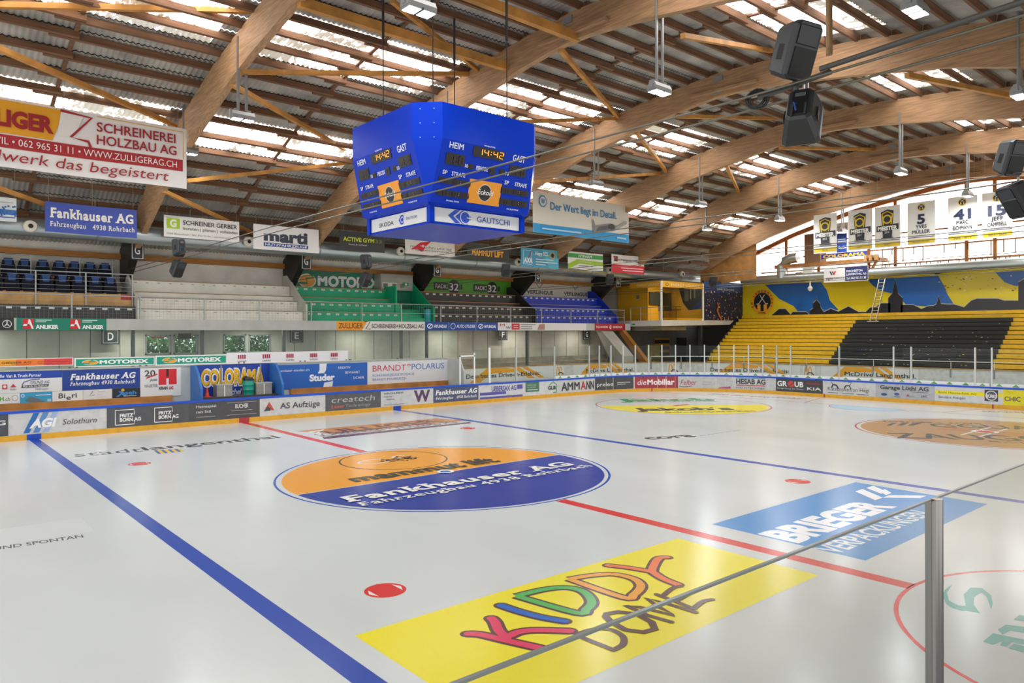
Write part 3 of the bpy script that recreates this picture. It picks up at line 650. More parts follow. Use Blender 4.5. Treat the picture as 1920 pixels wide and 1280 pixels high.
ad(16, 200, '#cfd0cf', 'white advert with slanted blue bars', f)
def f(p):
    for x in (.1, .565):
        p.line([(x, .12), (x, .86), (x + .22, .86), (x + .22, .6)], .03, '#f0f0ee', round_=False).line([(x, .12), (x + .22, .12), (x + .22, .3)], .03, '#f0f0ee', round_=False)
        p.text('FRITZ', x + .05, .5, x + .21, .66, '#f0f0ee', 'x').text('BORN AG', x + .05, .28, x + .3, .45, '#f0f0ee', 'x')
ad(200, 354, '#55565a', 'dark grey advert with two open white squares', f)
ad(354, 487, '#4e4f52', 'dark grey advert with two lines of thin lettering', lambda p: p.text('Heimspiel', .1, .7, .37, .84, '#e6e6e4').text('mit Stil.', .1, .42, .31, .56, '#e6e6e4').rect(.1, .2, .36, .22, '#bdbdbb').text('BUCHER', .64, .56, .83, .78, '#e6e6e4', 'b').rect(.52, .87, .95, .885, '#d0d0ce').rect(.52, .2, .95, .215, '#d0d0ce').rect(.58, .42, .89, .44, '#bdbdbb'))
def f(p): p.poly([(.06, .3), (.13, .8), (.205, .3), (.16, .3), (.13, .55), (.1, .3)], '#c94a3c').poly([(.05, .28), (.105, .58), (.15, .42), (.15, .28)], '#4a4a4a').text('AS Aufzüge', .29, .36, .91, .68, '#4a4b4d', 'b')
ad(488, 610, '#cfd0cf', 'white advert with red and grey triangle', f)
ad(610, 714, '#5b5c5f', 'grey advert with thin italic lettering', lambda p: p.text('createch', .1, .48, .88, .82, '#b9bab9', 'i').text('Laser', .1, .16, .33, .34, '#d06a50', 'bi').text('Technology', .34, .16, .8, .34, '#9d9e9d', 'i'))
ad(714, 812, '#cdcecd', 'white advert with big purple W', lambda p: p.text('W', .62, .14, .94, .92, '#5c3f63', 'x').text('WÄLCHLIFESTE', .05, .78, .42, .88, '#4a4a4c', 'b').text('Catering +', .05, .6, .24, .69, '#4a4a4c').text('Zeltbau', .1, .42, .25, .51, '#4a4a4c').rect(.05, .1, .43, .13, '#8a8a8a'))
ad(812.5, 897, '#4d5677', 'slate blue advert with white slab lettering', lambda p: p.text('Fankhauser AG', .04, .52, .96, .82, '#eeeeea', 'xsi').text('Fahrzeugbau   4938 Rohrbach', .05, .2, .95, .38, '#e4e4e2', 'bsi'))
ad(898, 1043, '#d4d5d6', 'white advert with violet lettering and green block', lambda p: p.text('UEBERSAX AG', .15, .5, .46, .84, '#544fa0', 'x').rect(.01, .26, .33, .46, '#5b57a8').rect(.47, .56, .54, .88, '#5b57a8').rect(.01, 0, .54, .14, '#5b57a8').rect(.58, .28, .76, 1, '#4f7a62').text('GLB', .88, .35, .99, .6, '#3e4a42', 'x').line([(.9, .68), (.955, .93), (1.0, .72), (1.0, .1), (.95, .1)], .05, '#4f9a62', round_=False).text('GLB Bauengan', .6, .75, .72, .83, '#d8e4dc').text('062 765 00 00', .6, .57, .71, .65, '#d8e4dc').rect(.6, .4, .74, .47, '#bcd0c4'))
ad(1043, 1115, '#c9caca', 'white advert with black capitals and one red letter', lambda p: p.text('AMM', .12, .18, .6, .78, '#3b3d3e', 'x').text('A', .62, .18, .76, .78, '#b8343c', 'x').text('NN', .77, .18, .98, .78, '#3b3d3e', 'x'))
ad(1115.5, 1188, '#4b4c4f', 'charcoal advert with thin white lettering', lambda p: p.text('prelee', .06, .3, .5, .62, '#e6e6e4', '').rect(.6, .52, .92, .58, '#cacac8').rect(.6, .38, .8, .44, '#cacac8'))
ad(1190, 1271.5, '#a8404a', 'red advert with white lettering', lambda p: p.text('die', .06, .3, .27, .74, '#f0e6e6', 'i').text('Mobiliar', .3, .3, .92, .74, '#f4eeee', 'x'))
ad(1272, 1372, '#c4c5c4', 'white advert with crimson script', lambda p: p.text('Felber', .04, .28, .34, .7, '#a8324a', 'i').line([(.02, .15), (.1, .1), (.25, .16)], .04, '#a8324a').rect(.45, .5, .62, .55, '#9a9a9a').rect(.45, .3, .6, .35, '#9a9a9a').poly([(.78, .12), (.98, .2), (.98, .02), (.74, .02)], '#b05a78').rect(.75, .72, .94, .75, '#c79aa6'))
ad(1372, 1455, '#c9caca', 'white advert with black capitals between blue and red bars', lambda p: p.rect(.1, .9, .76, .96, '#2f86c4').text('HESAB AG', .1, .46, .76, .84, '#3b3d3e', 'x').rect(.1, .3, .76, .37, '#b83a44').text('HAUSTECHNIK', .1, .06, .76, .2, '#55585a', ''))
ad(1455, 1543, '#46484b', 'charcoal advert with a red striped letter O', lambda p: p.text('GR', .03, .42, .25, .8, '#eaeae8', 'x').ell(.335, .61, .075, .25, '#c8473f').line([(.29, .45), (.4, .75)], .05, '#46484b').text('UB', .41, .42, .6, .8, '#eaeae8', 'x').text('Garage Group AG, Wynau', .03, .2, .6, .3, '#d8d8d6').text('HONDA', .68, .66, .95, .78, '#b8434a', 'b').text('KIA', .68, .22, .97, .44, '#eaeae8', 'b'))
ad(1543, 1642, '#cdcecf', 'white advert with two black cats above loose lettering', lambda p: p.text('Katzenpension Hegi', .1, .3, .88, .56, '#3f4144').line([(.18, .55), (.2, .75), (.27, .7), (.3, .5)], .09, '#3a3b3d').line([(.2, .75), (.17, .95)], .03, '#3a3b3d').line([(.42, .5), (.45, .7), (.52, .72), (.54, .5)], .07, '#3a3b3d').line([(.52, .72), (.56, .95), (.5, .98)], .03, '#3a3b3d').rect(.1, .12, .3, .16, '#6a6c6e').rect(.38, .12, .6, .16, '#6a6c6e').rect(.66, .1, .88, .14, '#6a6c6e'))
ad(1642, 1753, '#b4b6bb', 'light grey advert with four small car marks', lambda p: p.text('Garage Lüthi AG', .08, .62, .9, .88, '#3f4246', 'x').ell(.15, .24, .055, .1, '#3f5a86').ell(.37, .3, .045, .1, '#3f5a9a').rect(.33, .1, .43, .14, '#55585c').poly([(.53, .2), (.56, .36), (.59, .2)], '#c84a50').text('JAC', .78, .2, .88, .32, '#5a5d60', 'b').rect(.6, .5, .9, .53, '#6a6d70').rect(.6, .2, .68, .23, '#8a8c8e'))
ad(1754, 1881, '#d3d5d9', 'white advert with yellow stripe and round stamp', lambda p: p.rect(0, .48, .99, .74, '#f0e022').text('Bürki Haustechnik AG', .05, .54, .62, .68, '#6a6420').text('Sanitäre Anlagen', .05, .22, .46, .38, '#5a5d60').rect(.74, .2, .93, .92, '#3d4044').ell(.835, .56, .085, .32, '#d8dade').ell(.835, .56, .07, .26, '#55585c').text('BÜRKI', .765, .42, .905, .62, '#eceef0', 'x'))
ad(1881, 2200, '#e6d820', 'yellow advert with violet lettering', lambda p: p.text('CHIC', .01, .28, .13, .55, '#4a3a5c', 'b'))

gl = M('#f4faf8', .02, 'glass'); pst = M('#cfd3d2', .3, '', .3)
RK5 = Rink(.05); GS = thing('protective_glass', 'tall clear glass with pale posts on the corner and end boards', 'glass')
pu = [919, 969, 1041, 1106, 1125, 1146.5, 1169, 1192, 1217, 1241.6, 1267, 1294, 1321, 1348, 1376, 1403, 1430, 1456, 1482, 1573, 1675, 1708, 1828]
pt_ = [RK.px(u, 700)[0] for u in pu] + [45.9, 48.1, 52]
for i, t in enumerate(pt_[:-1]):
    x, y, nx, ny = RK.at(t); k = B(); w = .055 if i == 0 else .035; c = Vector((x - nx * .06, y - ny * .06, 0)); d = Vector((-ny, nx, 0)) * w; e = Vector((nx, ny, 0)) * .04
    k.prism([(c + d + e)[:2], (c - d + e)[:2], (c - d - e)[:2], (c + d - e)[:2]][::-1], 2, 1.07, 3.02, M('#f2f3f2', .35) if i == 0 else pst); k.build('post', GS)
    a, c2 = t + .04, pt_[i + 1] - .04; n = max(1, int((c2 - a) / .6)); k = B()
    vs = [RK.map(a + (c2 - a) * j / n, z, -.06) for z in (1.07, 2.98) for j in range(n + 1)]; k.add(vs, [(j, j + 1, n + 2 + j, n + 1 + j) for j in range(n)], gl); k.build('glass_pane', GS)
    if i >= 2:
        p = Pan(RK5, RK5.px(pu[i], 700)[0] + .04 if i < len(pu) else a, 1.075, RK5.px(pu[i + 1], 700)[0] - .04 if i + 1 < len(pu) else c2, 1.24, '#eceeec', .006, step=.003); m = max(1, int((c2 - a) / .62)); 
        for j in range(m): x = (j + .5) / m; w = .1 / (c2 - a); p.poly([(x - w, .45), (x, .95), (x + w, .45)], '#5cb43a').rect(x - w * 1.3, .18, x + w * 1.3, .4, '#3f8f3c')
        p.build('advert_strip', GS, 'white strip with small green marks')
k = B(); dw = M('#eef0ef', .35)
a, c = RK.px(863, 700)[0], RK.px(892, 700)[0]
for p, q in (((a, 15.04, 1.07), (a + .07, 15.1, 2.62)), ((c - .07, 15.04, 1.07), (c, 15.1, 2.75)), ((a, 15.04, 2.56), (c, 15.1, 2.63))): k.box(p, q, dw)
t = thing('glass_gate', 'white framed open gate beside the corner glass', 'gate', (0, 0, 0)); k.build('gate_frame', t)
k = B(); k.box((c, 15.06, 1.07), (RK.px(917, 700)[0], 15.07, 2.9), gl); k.build('glass_pane', t)

# wall of adverts round the walkway behind the corner glass
R2 = Rink(2.2)
WW = thing('walkway_wall', 'low white wall round the corner walkway with yellow arch adverts', 'wall')
a, c = R2.px(862, 700)[0], R2.px(1700, 700)[0]
Pan(R2, a, -.06, 57, 1.78, M('#d6d7d2', .45, 'worn'), .01).build('wall_panel', WW)
k = B(); n = 80; vs = [R2.map(a + (57 - a) * i / n, 1.78 + dz, w) for dz, w in ((0, .04), (.05, .04), (.05, -.12), (0, -.12)) for i in range(n + 1)]; N1 = n + 1
k.add(vs, [(s_ * N1 + i, s_ * N1 + i + 1, (s_ + 1) * N1 + i + 1, (s_ + 1) * N1 + i) for s_ in range(3) for i in range(n)], M('#b98a4a', .5, 'wood')); k.build('wooden_cap', WW)
def arch(u0, u1, txt, tl, tr, lb):
    A = R2.px(u0, 700)[0]; C = R2.px(u1, 700)[0]; p = Pan(R2, A, .95, C, 1.74, '#dfe0dc', .012, step=.003); n = 14
    for i in range(n):
        x0 = .1 + .45 * i / n; x1 = .1 + .45 * (i + 1) / n; h = lambda x: min(1, .05 + ((x - .1) / .17)) if x < .27 else 1 - max(0, (x - .45)) * 1.2
        b0 = lambda x: 0 if x < .2 else min(.62, (x - .2) * 6) if x < .32 else .62 + max(0, (x - .45)) * .2
        p.k = 0; p.poly([(x0, b0(x0)), (x1, b0(x1)), (x1, h(x1)), (x0, h(x0))], '#eba52e')
    p.poly([(.53, 1), (.6, 1), (.77, .12), (.7, .12)], '#eba52e').poly([(.63, 1), (.69, 1), (.88, .12), (.82, .12)], '#eba52e')
    p.text(txt, tl, .32, tr, .62, '#4a4d48', 'b'); p.build('arch_advert', WW, lb)
arch(862, 1040, 'Dein bestes Drive-In-Erlebnis:', .06, .83, 'yellow arch advert nearest the white gate')
arch(1075, 1195, 'McDrive Langenthal.', .22, .95, 'yellow arch advert in the bend')
arch(1325, 1500, 'Dein bestes Drive-In-Erlebnis:', .04, .88, 'yellow arch advert before the yellow steps')
arch(1540, 1722, 'McDrive Langenthal.', .26, .98, 'yellow arch advert before the black steps')
for u in (1047, 1259, 1514):
    A = R2.px(u, 700)[0]; p = Pan(R2, A - .3, 1.0, A + .5, 1.74, '#dfe0dc', .012)
    for s_ in (.3, .6): p.line([(s_ + .15 * math.cos(math.radians(q)), .15 + .75 * math.sin(math.radians(q))) for q in range(180, -1, -20)], .06, '#eba52e')
    p.line([(.35, .25), (.5, .4), (.75, .38), (.9, .22)], .07, '#4a4d48'); p.build('arch_logo', WW, 'pair of thin golden arches')
RL = thing('walkway_rail', 'thin grey handrail on the low wall before the end stand', 'rail')
ra, rb = R2.px(1221, 690)[0], 56; k = B(); k.tube([R2.map(ra + (rb - ra) * i / 50, 2.2, -.05) for i in range(51)], .022, pst, 8); k.build('handrail', RL)
t = ra
while t < rb:
    k = B(); q = R2.map(t, 0, -.05); e = R2.map(t, 0, .03); k.tube([q + Vector((0, 0, 1.83)), q + Vector((0, 0, 2.2))], .02, pst, 8); k.tube([e + Vector((0, 0, 1.35)), e + Vector((0, 0, 1.83))], .04, M('#8c9190', .4), 6); k.build('rail_post', RL); t += 2.05
# ================================================================== PLAYERS' BENCHES behind the far boards
P17 = PY(16.9)
BW = thing('bench_wall', 'light grey wall behind the players benches carrying the advert panels', 'wall')
k = B(); gw = M('#c4cbc6', .5, 'plain'); xe = P17.px(839, 690)[0]
k.box((-13.5, 16.9, -.06), (xe, 17.05, 2.46), gw); k.build('wall_panel', BW)
k = B(); k.prism([(17.04, -.06), (15.4, -.06), (15.4, 1.75), (15.75, 2.4), (17.04, 2.4)], 0, xe, xe + .08, gw); k.build('end_panel', BW)
k = B(); k.box((-13.5, 16.86, 2.42), (xe, 17.08, 2.47), M('#b4b8b2', .4)); k.build('glass_channel', BW)
for u0, u1, vv in ((-60, 322, 760), (543, 838, 722)):
    k = B(); k.box((P17.px(u0, vv)[0], 16.45, .88), (P17.px(u1, vv)[0], 16.85, .95), M('#c08a4a', .5, 'wood')); k.box((P17.px(u0, vv)[0], 16.8, .95), (P17.px(u1, vv)[0], 16.86, 1.2), M('#b9803f', .5, 'wood')); k.build('wooden_bench', label=['long wooden players bench below the white and blue adverts', 'long wooden players bench below the red and blue lettered advert'][u0 > 0], cat='bench')
us = [-60, 70, 137, 201, 268, 374, 452, 527, 567, 610, 653, 692, 750, 800, 846]
for i in range(len(us) - 1):
    a, c = P17.px(us[i], 650)[0] + .012, P17.px(us[i + 1], 650)[0] - .012; k = B()
    if i == len(us) - 2: k.prism([(a, 2.47), (c + .5, 2.47), (c + .5, 3.6), (c + .2, 3.95), (a, 3.95)][::-1], 1, 16.95, 16.962, gl)
    else: k.box((a, 16.95, 2.47), (c, 16.962, 3.95), gl)
    k.build('glass_pane', BW)
    if i % 2 == 0:
        for dx in (-.12, .12): k = B(); k.box((a + dx - .04, 16.9, 2.44), (a + dx + .04, 16.99, 2.53), M('#6e7472', .4, '', .5)); k.build('glass_clamp', BW)
def bp(u0, v0, u1, v1, bg, label, f=None, y=16.9, parent=BW, name='advert_panel', th=.02, cat='sign', zb=None, zt=None):
    a = on(u0, v0, 1, y); c = on(u1, v1, 1, y); p = Pan(PY(y - .005), a.x, zb or a.z, c.x, zt or c.z, bg, th)
    if f: f(p)
    return p.build(name, parent, label, None if parent else cat)
def f(p):
    p.rect(0, .66, 1, 1, '#1a46a8').text('Ihr Van & Truck-Partner', .0, .74, .64, .9, '#eef0f4', 'b')
    p.text('GRUND AG', .48, .34, .78, .5, '#33477e', 'i').line([(.33, .3), (.36, .45), (.46, .58), (.6, .62)], .03, '#33477e').poly([(.31, .14), (.74, .16), (.76, .3), (.33, .28)], '#3c3e44').text('FÜR IHR FAHRZEUG', .34, .18, .73, .26, '#e8e8e8', 'b').text('TRIENGEN', .53, .05, .73, .11, '#55585c')
    p.rect(.005, .2, .085, .42, '#c3344a').ell(.045, .31, .025, .06, '#e8d8d8').rect(.02, .1, .07, .13, '#7a7c80'); p.poly([(.12, .28), (.155, .44), (.19, .28)], '#c3344a').text('FUSO', .13, .14, .23, .2, '#6a6c70', 'b')
ZR = on(117, 732.4, 1, 16.9).z; ZB2 = on(97, 755.3, 1, 16.9).z
bp(-70, 745, 116, 694, '#dfe0e0', 'white and blue advert with a row of vehicle marks behind the bench', lambda p: (p.rect(0, .66, 1, 1, '#1a46a8'), p.text('Ihr Van & Truck-Partner', .36, .74, .78, .88, '#eef0f4', 'b'), p.text('GRUND AG', .66, .4, .86, .54, '#33477e', 'i'), p.line([(.58, .36), (.6, .5), (.68, .6), (.76, .62)], .03, '#33477e'), p.poly([(.57, .22), (.85, .24), (.86, .36), (.58, .34)], '#3c3e44'), p.text('FÜR IHR FAHRZEUG', .59, .25, .84, .32, '#e8e8e8', 'b'), p.text('TRIENGEN', .71, .1, .85, .17, '#55585c'), p.rect(.38, .2, .43, .42, '#c3344a'), p.ell(.405, .32, .015, .07, '#e8d8d8'), p.poly([(.46, .28), (.49, .44), (.52, .28)], '#c3344a'), p.text('FUSO', .46, .14, .52, .21, '#6a6c70', 'b')), zb=ZR)
bp(117, 732, 262, 690, '#1c3f94', 'dark blue advert with white slab lettering behind the players bench', lambda p: p.text('Fankhauser AG', .09, .52, .93, .8, '#f0efe8', 'xsi').text('Fahrzeugbau 4938 Rohrbach', .09, .24, .93, .42, '#e8e8e6', 'bsi'), zb=ZR)
bp(263, 745, 339, 688, '#e2e3e2', 'white advert with red square and black H behind the bench', lambda p: p.rect(.44, .4, .89, .95, '#d62430').rect(.63, .68, .69, .95, '#26221f').rect(.63, .4, .69, .62, '#e2e3e2').text('20', .1, .72, .36, .92, '#44464a', 'b').line([(.15, .66), (.4, .78)], .05, '#c8343c').text('JAHRE', .22, .55, .4, .62, '#4a4c50', 'bi').text('HAUETER', .1, .34, .42, .44, '#8f9296', 'b').text('KRAN', .45, .24, .66, .34, '#3c3e40', 'x').text('AG', .69, .24, .8, .34, '#c8343c', 'x'))
bp(-70, 757, 37, 734, '#e1e2e1', 'small white advert with green letter at the picture edge', lambda p: p.text('H', .64, .4, .71, .75, '#4fa43e', 'x').text('.ch', .72, .4, .82, .7, '#55585a').ell(.91, .6, .06, .25, '#8a8c90').ell(.91, .6, .05, .21, '#e1e2e1').rect(.6, .12, .98, .17, '#8a8c8e'), zb=ZB2, zt=ZR - .01)
bp(37, 757.5, 98, 732, '#3a9cc9', 'small light blue advert with grey machine part under the bench adverts', lambda p: p.ell(.09, .75, .055, .14, '#e8f2f6').ell(.09, .75, .035, .09, '#3a9cc9').poly([(.15, .35), (.3, .65), (.5, .52), (.8, .12), (.55, .05), (.3, .2)], '#6a7074').rect(.48, .72, .95, .78, '#e8f2f6').rect(.84, .15, .96, .4, '#9fd0e4'), zb=ZB2, zt=ZR - .01)
bp(98, 754, 155, 731, '#e4e4e2', 'small white advert with dark grey bouncing letters', lambda p: p.text('Bi', .2, .38, .42, .8, '#4a4a4a', 'b').text('e', .45, .22, .6, .62, '#4a4a4a', 'b').text('ri', .63, .38, .8, .8, '#4a4a4a', 'b'), zb=ZB2, zt=ZR - .01)
bp(155.5, 752, 210, 729, '#dcdcda', 'small pale advert with a thin corner mark', lambda p: p.line([(.33, .85), (.23, .5), (.37, .52)], .03, '#77797a').rect(.5, .78, .75, .81, '#a4a6a6').rect(.5, .5, .68, .52, '#b4b6b6').rect(.5, .3, .8, .32, '#b4b6b6'), zb=ZB2, zt=ZR - .01)
bp(210.5, 749, 262.5, 727, '#262a2e', 'small black advert with blue letters and yellow dot', lambda p: p.text('seh', .45, .42, .86, .74, '#3a8ad0', 'x').poly([(.12, .25), (.3, .55), (.2, .72), (.3, .75), (.42, .62), (.5, .3), (.38, .3), (.34, .46), (.2, .22)], '#3a8ad0').ell(.37, .84, .06, .12, '#e8b52a').rect(.4, .26, .86, .31, '#c8ccd0'), zb=ZB2, zt=ZR - .01)
# recess of the score keepers
DB = M('#1a46ae', .45); LB = M('#2f6fba', .45)
OB = thing('officials_box', 'deep blue recessed box with big yellow lettering behind the boards', 'booth', (0, 0, 0))
a, c = on(362, 742, 1, 16.9).x, on(505, 735, 1, 16.9).x
p = Pan(PY(16.88), a, .7, c, 2.45, '#17409f', .02)
p.text('COLORAMA', .1, .48, .93, .85, '#e8eaf0', 'q').text('COLORAMA', .1, .48, .93, .85, '#3a2a10', 'x').text('COLORAMA', .093, .495, .923, .86, '#eab71e', 'x')
p.text('Knuchel', .35, .22, .6, .36, '#e2e6f0', 'bi').rect(.62, .2, .69, .4, '#c83a48').rect(.648, .23, .662, .37, '#f4f4f4').rect(.63, .285, .68, .315, '#f4f4f4').text('Quality', .72, .24, .96, .36, '#e2e6f0', 'bi')
p.build('back_panel', OB, 'deep blue panel with yellow lettering')
for x, m in ((a - .12, LB), (c + .02, LB)):
    k = B(); k.prism([(16.88, -.06), (15.5, -.06), (15.5, 1.5), (15.9, 2.1), (16.3, 2.45), (16.88, 2.45)], 0, x, x + .1, m); k.build('side_panel', OB)
k = B(); k.box((a, 15.95, 1.02), (c, 16.75, 1.08), M('#4a463e', .5)); k.box((a + .02, 15.97, .9), (c, 15.99, 1.02), M('#8a7a60', .5)); k.build('counter', OB)
cx = on(388, 742, 1, 16.4).x; k = B(); og = M('#e0452a', .5); k.box((cx - .15, 16.25, 1.08), (cx + .15, 16.55, 1.1), og); k.tube([(cx, 16.4, 1.1), (cx, 16.4, 1.48)], [.1, .03], og, 14)
t = thing('traffic_cone', 'orange traffic cone with white band on the counter of the blue recess', 'cone', (cx, 16.4, 1.08)); o = k.build('cone_body', t, loc=(cx, 16.4, 1.08)); o.location = (0, 0, 0)
k = B(); k.tube([(0, 0, .14), (0, 0, .27)], [.078, .05], M('#e8e6e0', .5), 14); k.build('white_band', t)
for u0, u1, l in ((403, 432, 'grey tray bin with upright pole beside the orange cone'), (477, 506, 'grey tray bin with upright pole beside the green drum')):
    x0, x1 = on(u0, 740, 1, 16.4).x, on(u1, 740, 1, 16.4).x; t = thing('tray_bin', l, 'bin', ((x0 + x1) / 2, 16.4, 1.08), group='grey tray bins'); w = (x1 - x0) / 2
    k = B(); k.box((-w, -.25, 0), (w, .25, .5), M('#9d9d97', .4, 'worn')); k.box((-w - .02, -.27, .48), (w + .02, .27, .53), M('#b4b4ae', .4)); k.build('tray', t)
    k = B(); k.box((-.03, -.262, 0), (.02, -.25, .5), M('#e4e4e0', .4)); k.build('edge_strip', t); k = B(); k.tube([(-.03, .1, .5), (-.03, .1, 1.35)], .035, M('#8f928e', .4, '', .6), 8); k.build('pole', t)
x = on(466, 735, 1, 16.4).x; t = thing('drum_bin', 'teal green drum bin with black bag on the counter of the blue recess', 'bin', (x, 16.4, 1.08))
k = B(); gm2 = M('#1f9a86', .35); k.tube([(0, 0, 0), (0, 0, .2), (0, 0, .21), (0, 0, .23), (0, 0, .42), (0, 0, .44), (0, 0, .46), (0, 0, .68)], [.25, .25, .265, .25, .25, .265, .25, .25], gm2, 20); k.build('drum', t)
k = B(); k.tube([(0, 0, .64), (0, 0, .7), (.03, 0, .78)], [.265, .275, .19], M('#1c1d1c', .4), 14); k.build('bin_bag', t)
SPN = lambda p: (p.text('sanitaer-studer.ch', .02, .72, .34, .82, '#dfe8f4').poly([(.45, 1), (.53, 1), (.52, .72), (.5, .6), (.43, .6), (.45, .75)], '#e4eaf2').poly([(.5, .2), (.6, .25), (.59, .0), (.49, .0)], '#e4eaf2').text('Studer', .34, .3, .62, .55, '#eef2f8', 'o').text('KREATIV', .66, .76, .8, .86, '#eef2f8').text('BEWÄHRT', .74, .54, .91, .64, '#eef2f8').text('SICHER', .83, .3, .96, .4, '#eef2f8'))
bp(519, 731, 688, 679, '#1f62bd', 'bright blue advert with white lettering beside the blue recess', SPN)
bp(688.5, 722, 839, 674, '#dddfe2', 'white advert with red and blue capitals behind the players bench', lambda p: p.text('BRANDT', .06, .58, .46, .84, '#c22f4a', '').text('*', .47, .6, .52, .84, '#c22f4a', 'x').text('POLARUS', .53, .6, .95, .86, '#4a74bc', '').text('KÜHLFAHRZEUGE IM FOKUS', .06, .36, .56, .46, '#6f8cc4').text('BRANDT-POLARUS.CH', .06, .18, .46, .28, '#6f8cc4'))
# strip of adverts on the lower half of the bench glass
def f(p): p.rect(0, .1, .46, .92, '#f0a428').rect(.46, .1, .72, .92, '#ec7a30').rect(.72, .1, .99, .92, '#dc4040').text('- GIESSER AG', .3, .4, .6, .62, '#5a3a1c', 'b').rect(.42, .24, .58, .28, '#8a5a28').text('Maler- und Gipsergeschäft', .66, .5, .96, .62, '#8a3a28', 'i').rect(.66, .3, .94, .34, '#a04a38')
bp(-70, 690, 137, 670, '#e9eae6', 'long orange to red advert strip on the bench glass', f, 16.93, BW, 'advert_strip')
def mot(p, sx=1):
    p.rect(.02, .12, .99, .88, '#189a80').ell(.19, .5, .1, .28, '#f2ead8').ell(.19, .5, .092, .25, '#eca434').line([(.1, .42), (.18, .38), (.17, .55), (.25, .62), (.2, .75)], .05, '#189a80').text('MOTOREX', .3, .3, .92, .7, '#f0f4f0', 'o')
bp(139, 688.5, 289.5, 668, '#e9ebe8', 'green advert strip with white capitals', mot, 16.93, BW, 'advert_strip')
bp(291, 685.5, 424.5, 664, '#e9ebe8', 'second green advert strip with white capitals', mot, 16.93, BW, 'advert_strip')
def f(p):
    for x in (.11, .3, .49, .69, .87):
        for i in range(4): p.rect(x - .028 + i * .016, .48, x - .017 + i * .016, .82, '#b02a4a')
        p.text('LANG', x - .03, .22, x + .035, .34, '#6a5a60', 'b')
bp(425, 684, 652, 657, '#e4e5e8', 'white advert strip with red barred marks', f, 16.93, BW, 'advert_strip')

# ================================================================== GALLERY
GF = 19.3
sl = M('#bfc0bb', .5, 'plain'); k = B(); k.box((-13, GF, 4.07), (30.5, 22.45, 4.5), sl); k.box((-13, GF - .002, 4.0), (30.5, GF + .12, 4.5), sl); k.build('gallery_slab', label='long pale concrete edge and deck of the spectator gallery', cat='gallery')
def st(u0, u1, bg, label, f=None, v0=619.5, v1=597.5):
    a = on(u0, 610, 1, GF).x; c = on(u1, 610, 1, GF).x; p = Pan(PY(GF), a, 4.0, c, 4.5, bg, .015)
    if f: f(p)
    p.build('fascia_advert', label=label, cat='sign')
def anl(p):
    for x in (.065, .58):
        p.rect(x, .1, x + .115, .92, '#d8252e').poly([(x + .06, .9), (x + .075, .9), (x + .115, .12), (x + .095, .12), (x + .07, .5), (x + .01, .5), (x, .34), (x + .045, .34)], '#f2f2f0').text('ANLIKER', x + .135, .12, x + .385, .42, '#f2f4f2', 'o').rect(x + .135, .8, x + .31, .88, '#cfe4dc').rect(x + .135, .66, x + .25, .73, '#cfe4dc')
st(-60, 26, '#262724', 'black fascia sign with white three pointed ring at the picture edge', lambda p: p.ring(.845, .5, .32, .05, '#dadada').line([(.845, .5), (.845, .8)], .04, '#dadada').line([(.845, .5), (.8, .36)], .04, '#dadada').line([(.845, .5), (.89, .36)], .04, '#dadada'))
st(31, 199.5, '#0f7f66', 'green fascia sign with two red squares', anl)
st(631, 796, '#e4e2dc', 'orange and white fascia sign below the green stand', lambda p: p.poly([(0, 0), (.27, 0), (.33, 1), (0, 1)], '#eda02a').text('ZULLIGER', .02, .22, .28, .78, '#7a3a2c', 'b').line([(.3, .95), (.36, .95), (.31, .15), (.36, .15)], .05, '#7a3038').text('SCHREINEREI+HOLZBAU AG', .375, .24, .985, .7, '#5a3434', 'b'))
hy = lambda p: p.ell(.2, .5, .12, .3, '#e8eef8').ell(.2, .5, .09, .2, '#15459a').line([(.14, .3), (.26, .7)], .04, '#e8eef8').text('HYUNDAI', .36, .3, .9, .66, '#e8eef8', 'x')
st(797, 841, '#15459a', 'blue fascia sign with oval mark nearer the orange sign', hy); st(842, 892, '#15459a', 'blue fascia sign with round mark and white capitals', lambda p: p.ring(.14, .5, .36, .06, '#e8eef8').text('AUTO STUDER', .26, .3, .96, .68, '#e8eef8', 'bi')); st(893, 933, '#15459a', 'blue fascia sign with oval mark nearer the white signs', hy)
st(933.5, 1099, '#e2e2e0', 'white fascia sign with red and black marks below the blue stand', lambda p: p.text('M', .02, .55, .07, .85, '#c03a48', 'b').text('W', .08, .2, .13, .5, '#4a4a4c', 'b').rect(.14, .1, .225, .9, '#cf3038').rect(.16, .3, .21, .38, '#f0e0e0').rect(.16, .6, .21, .68, '#f0e0e0').rect(.235, .72, .4, .8, '#6a6a6c').rect(.235, .45, .36, .53, '#6a6a6c').rect(.235, .18, .36, .26, '#6a6a6c').poly([(.42, .1), (.44, .8), (.5, .85), (.5, .1)], '#b88a78'))
st(1115, 1172, '#a8202e', 'dark red fascia sign with white lettering beside the lounge', lambda p: p.text('TREUHANDBÜRO', .04, .34, .42, .64, '#e8d8d8', 'b').text('G', .47, .25, .53, .7, '#f0e4e4', 'o').text('GEISSBÜHLER', .58, .34, .9, .64, '#e8d8d8', 'b'))
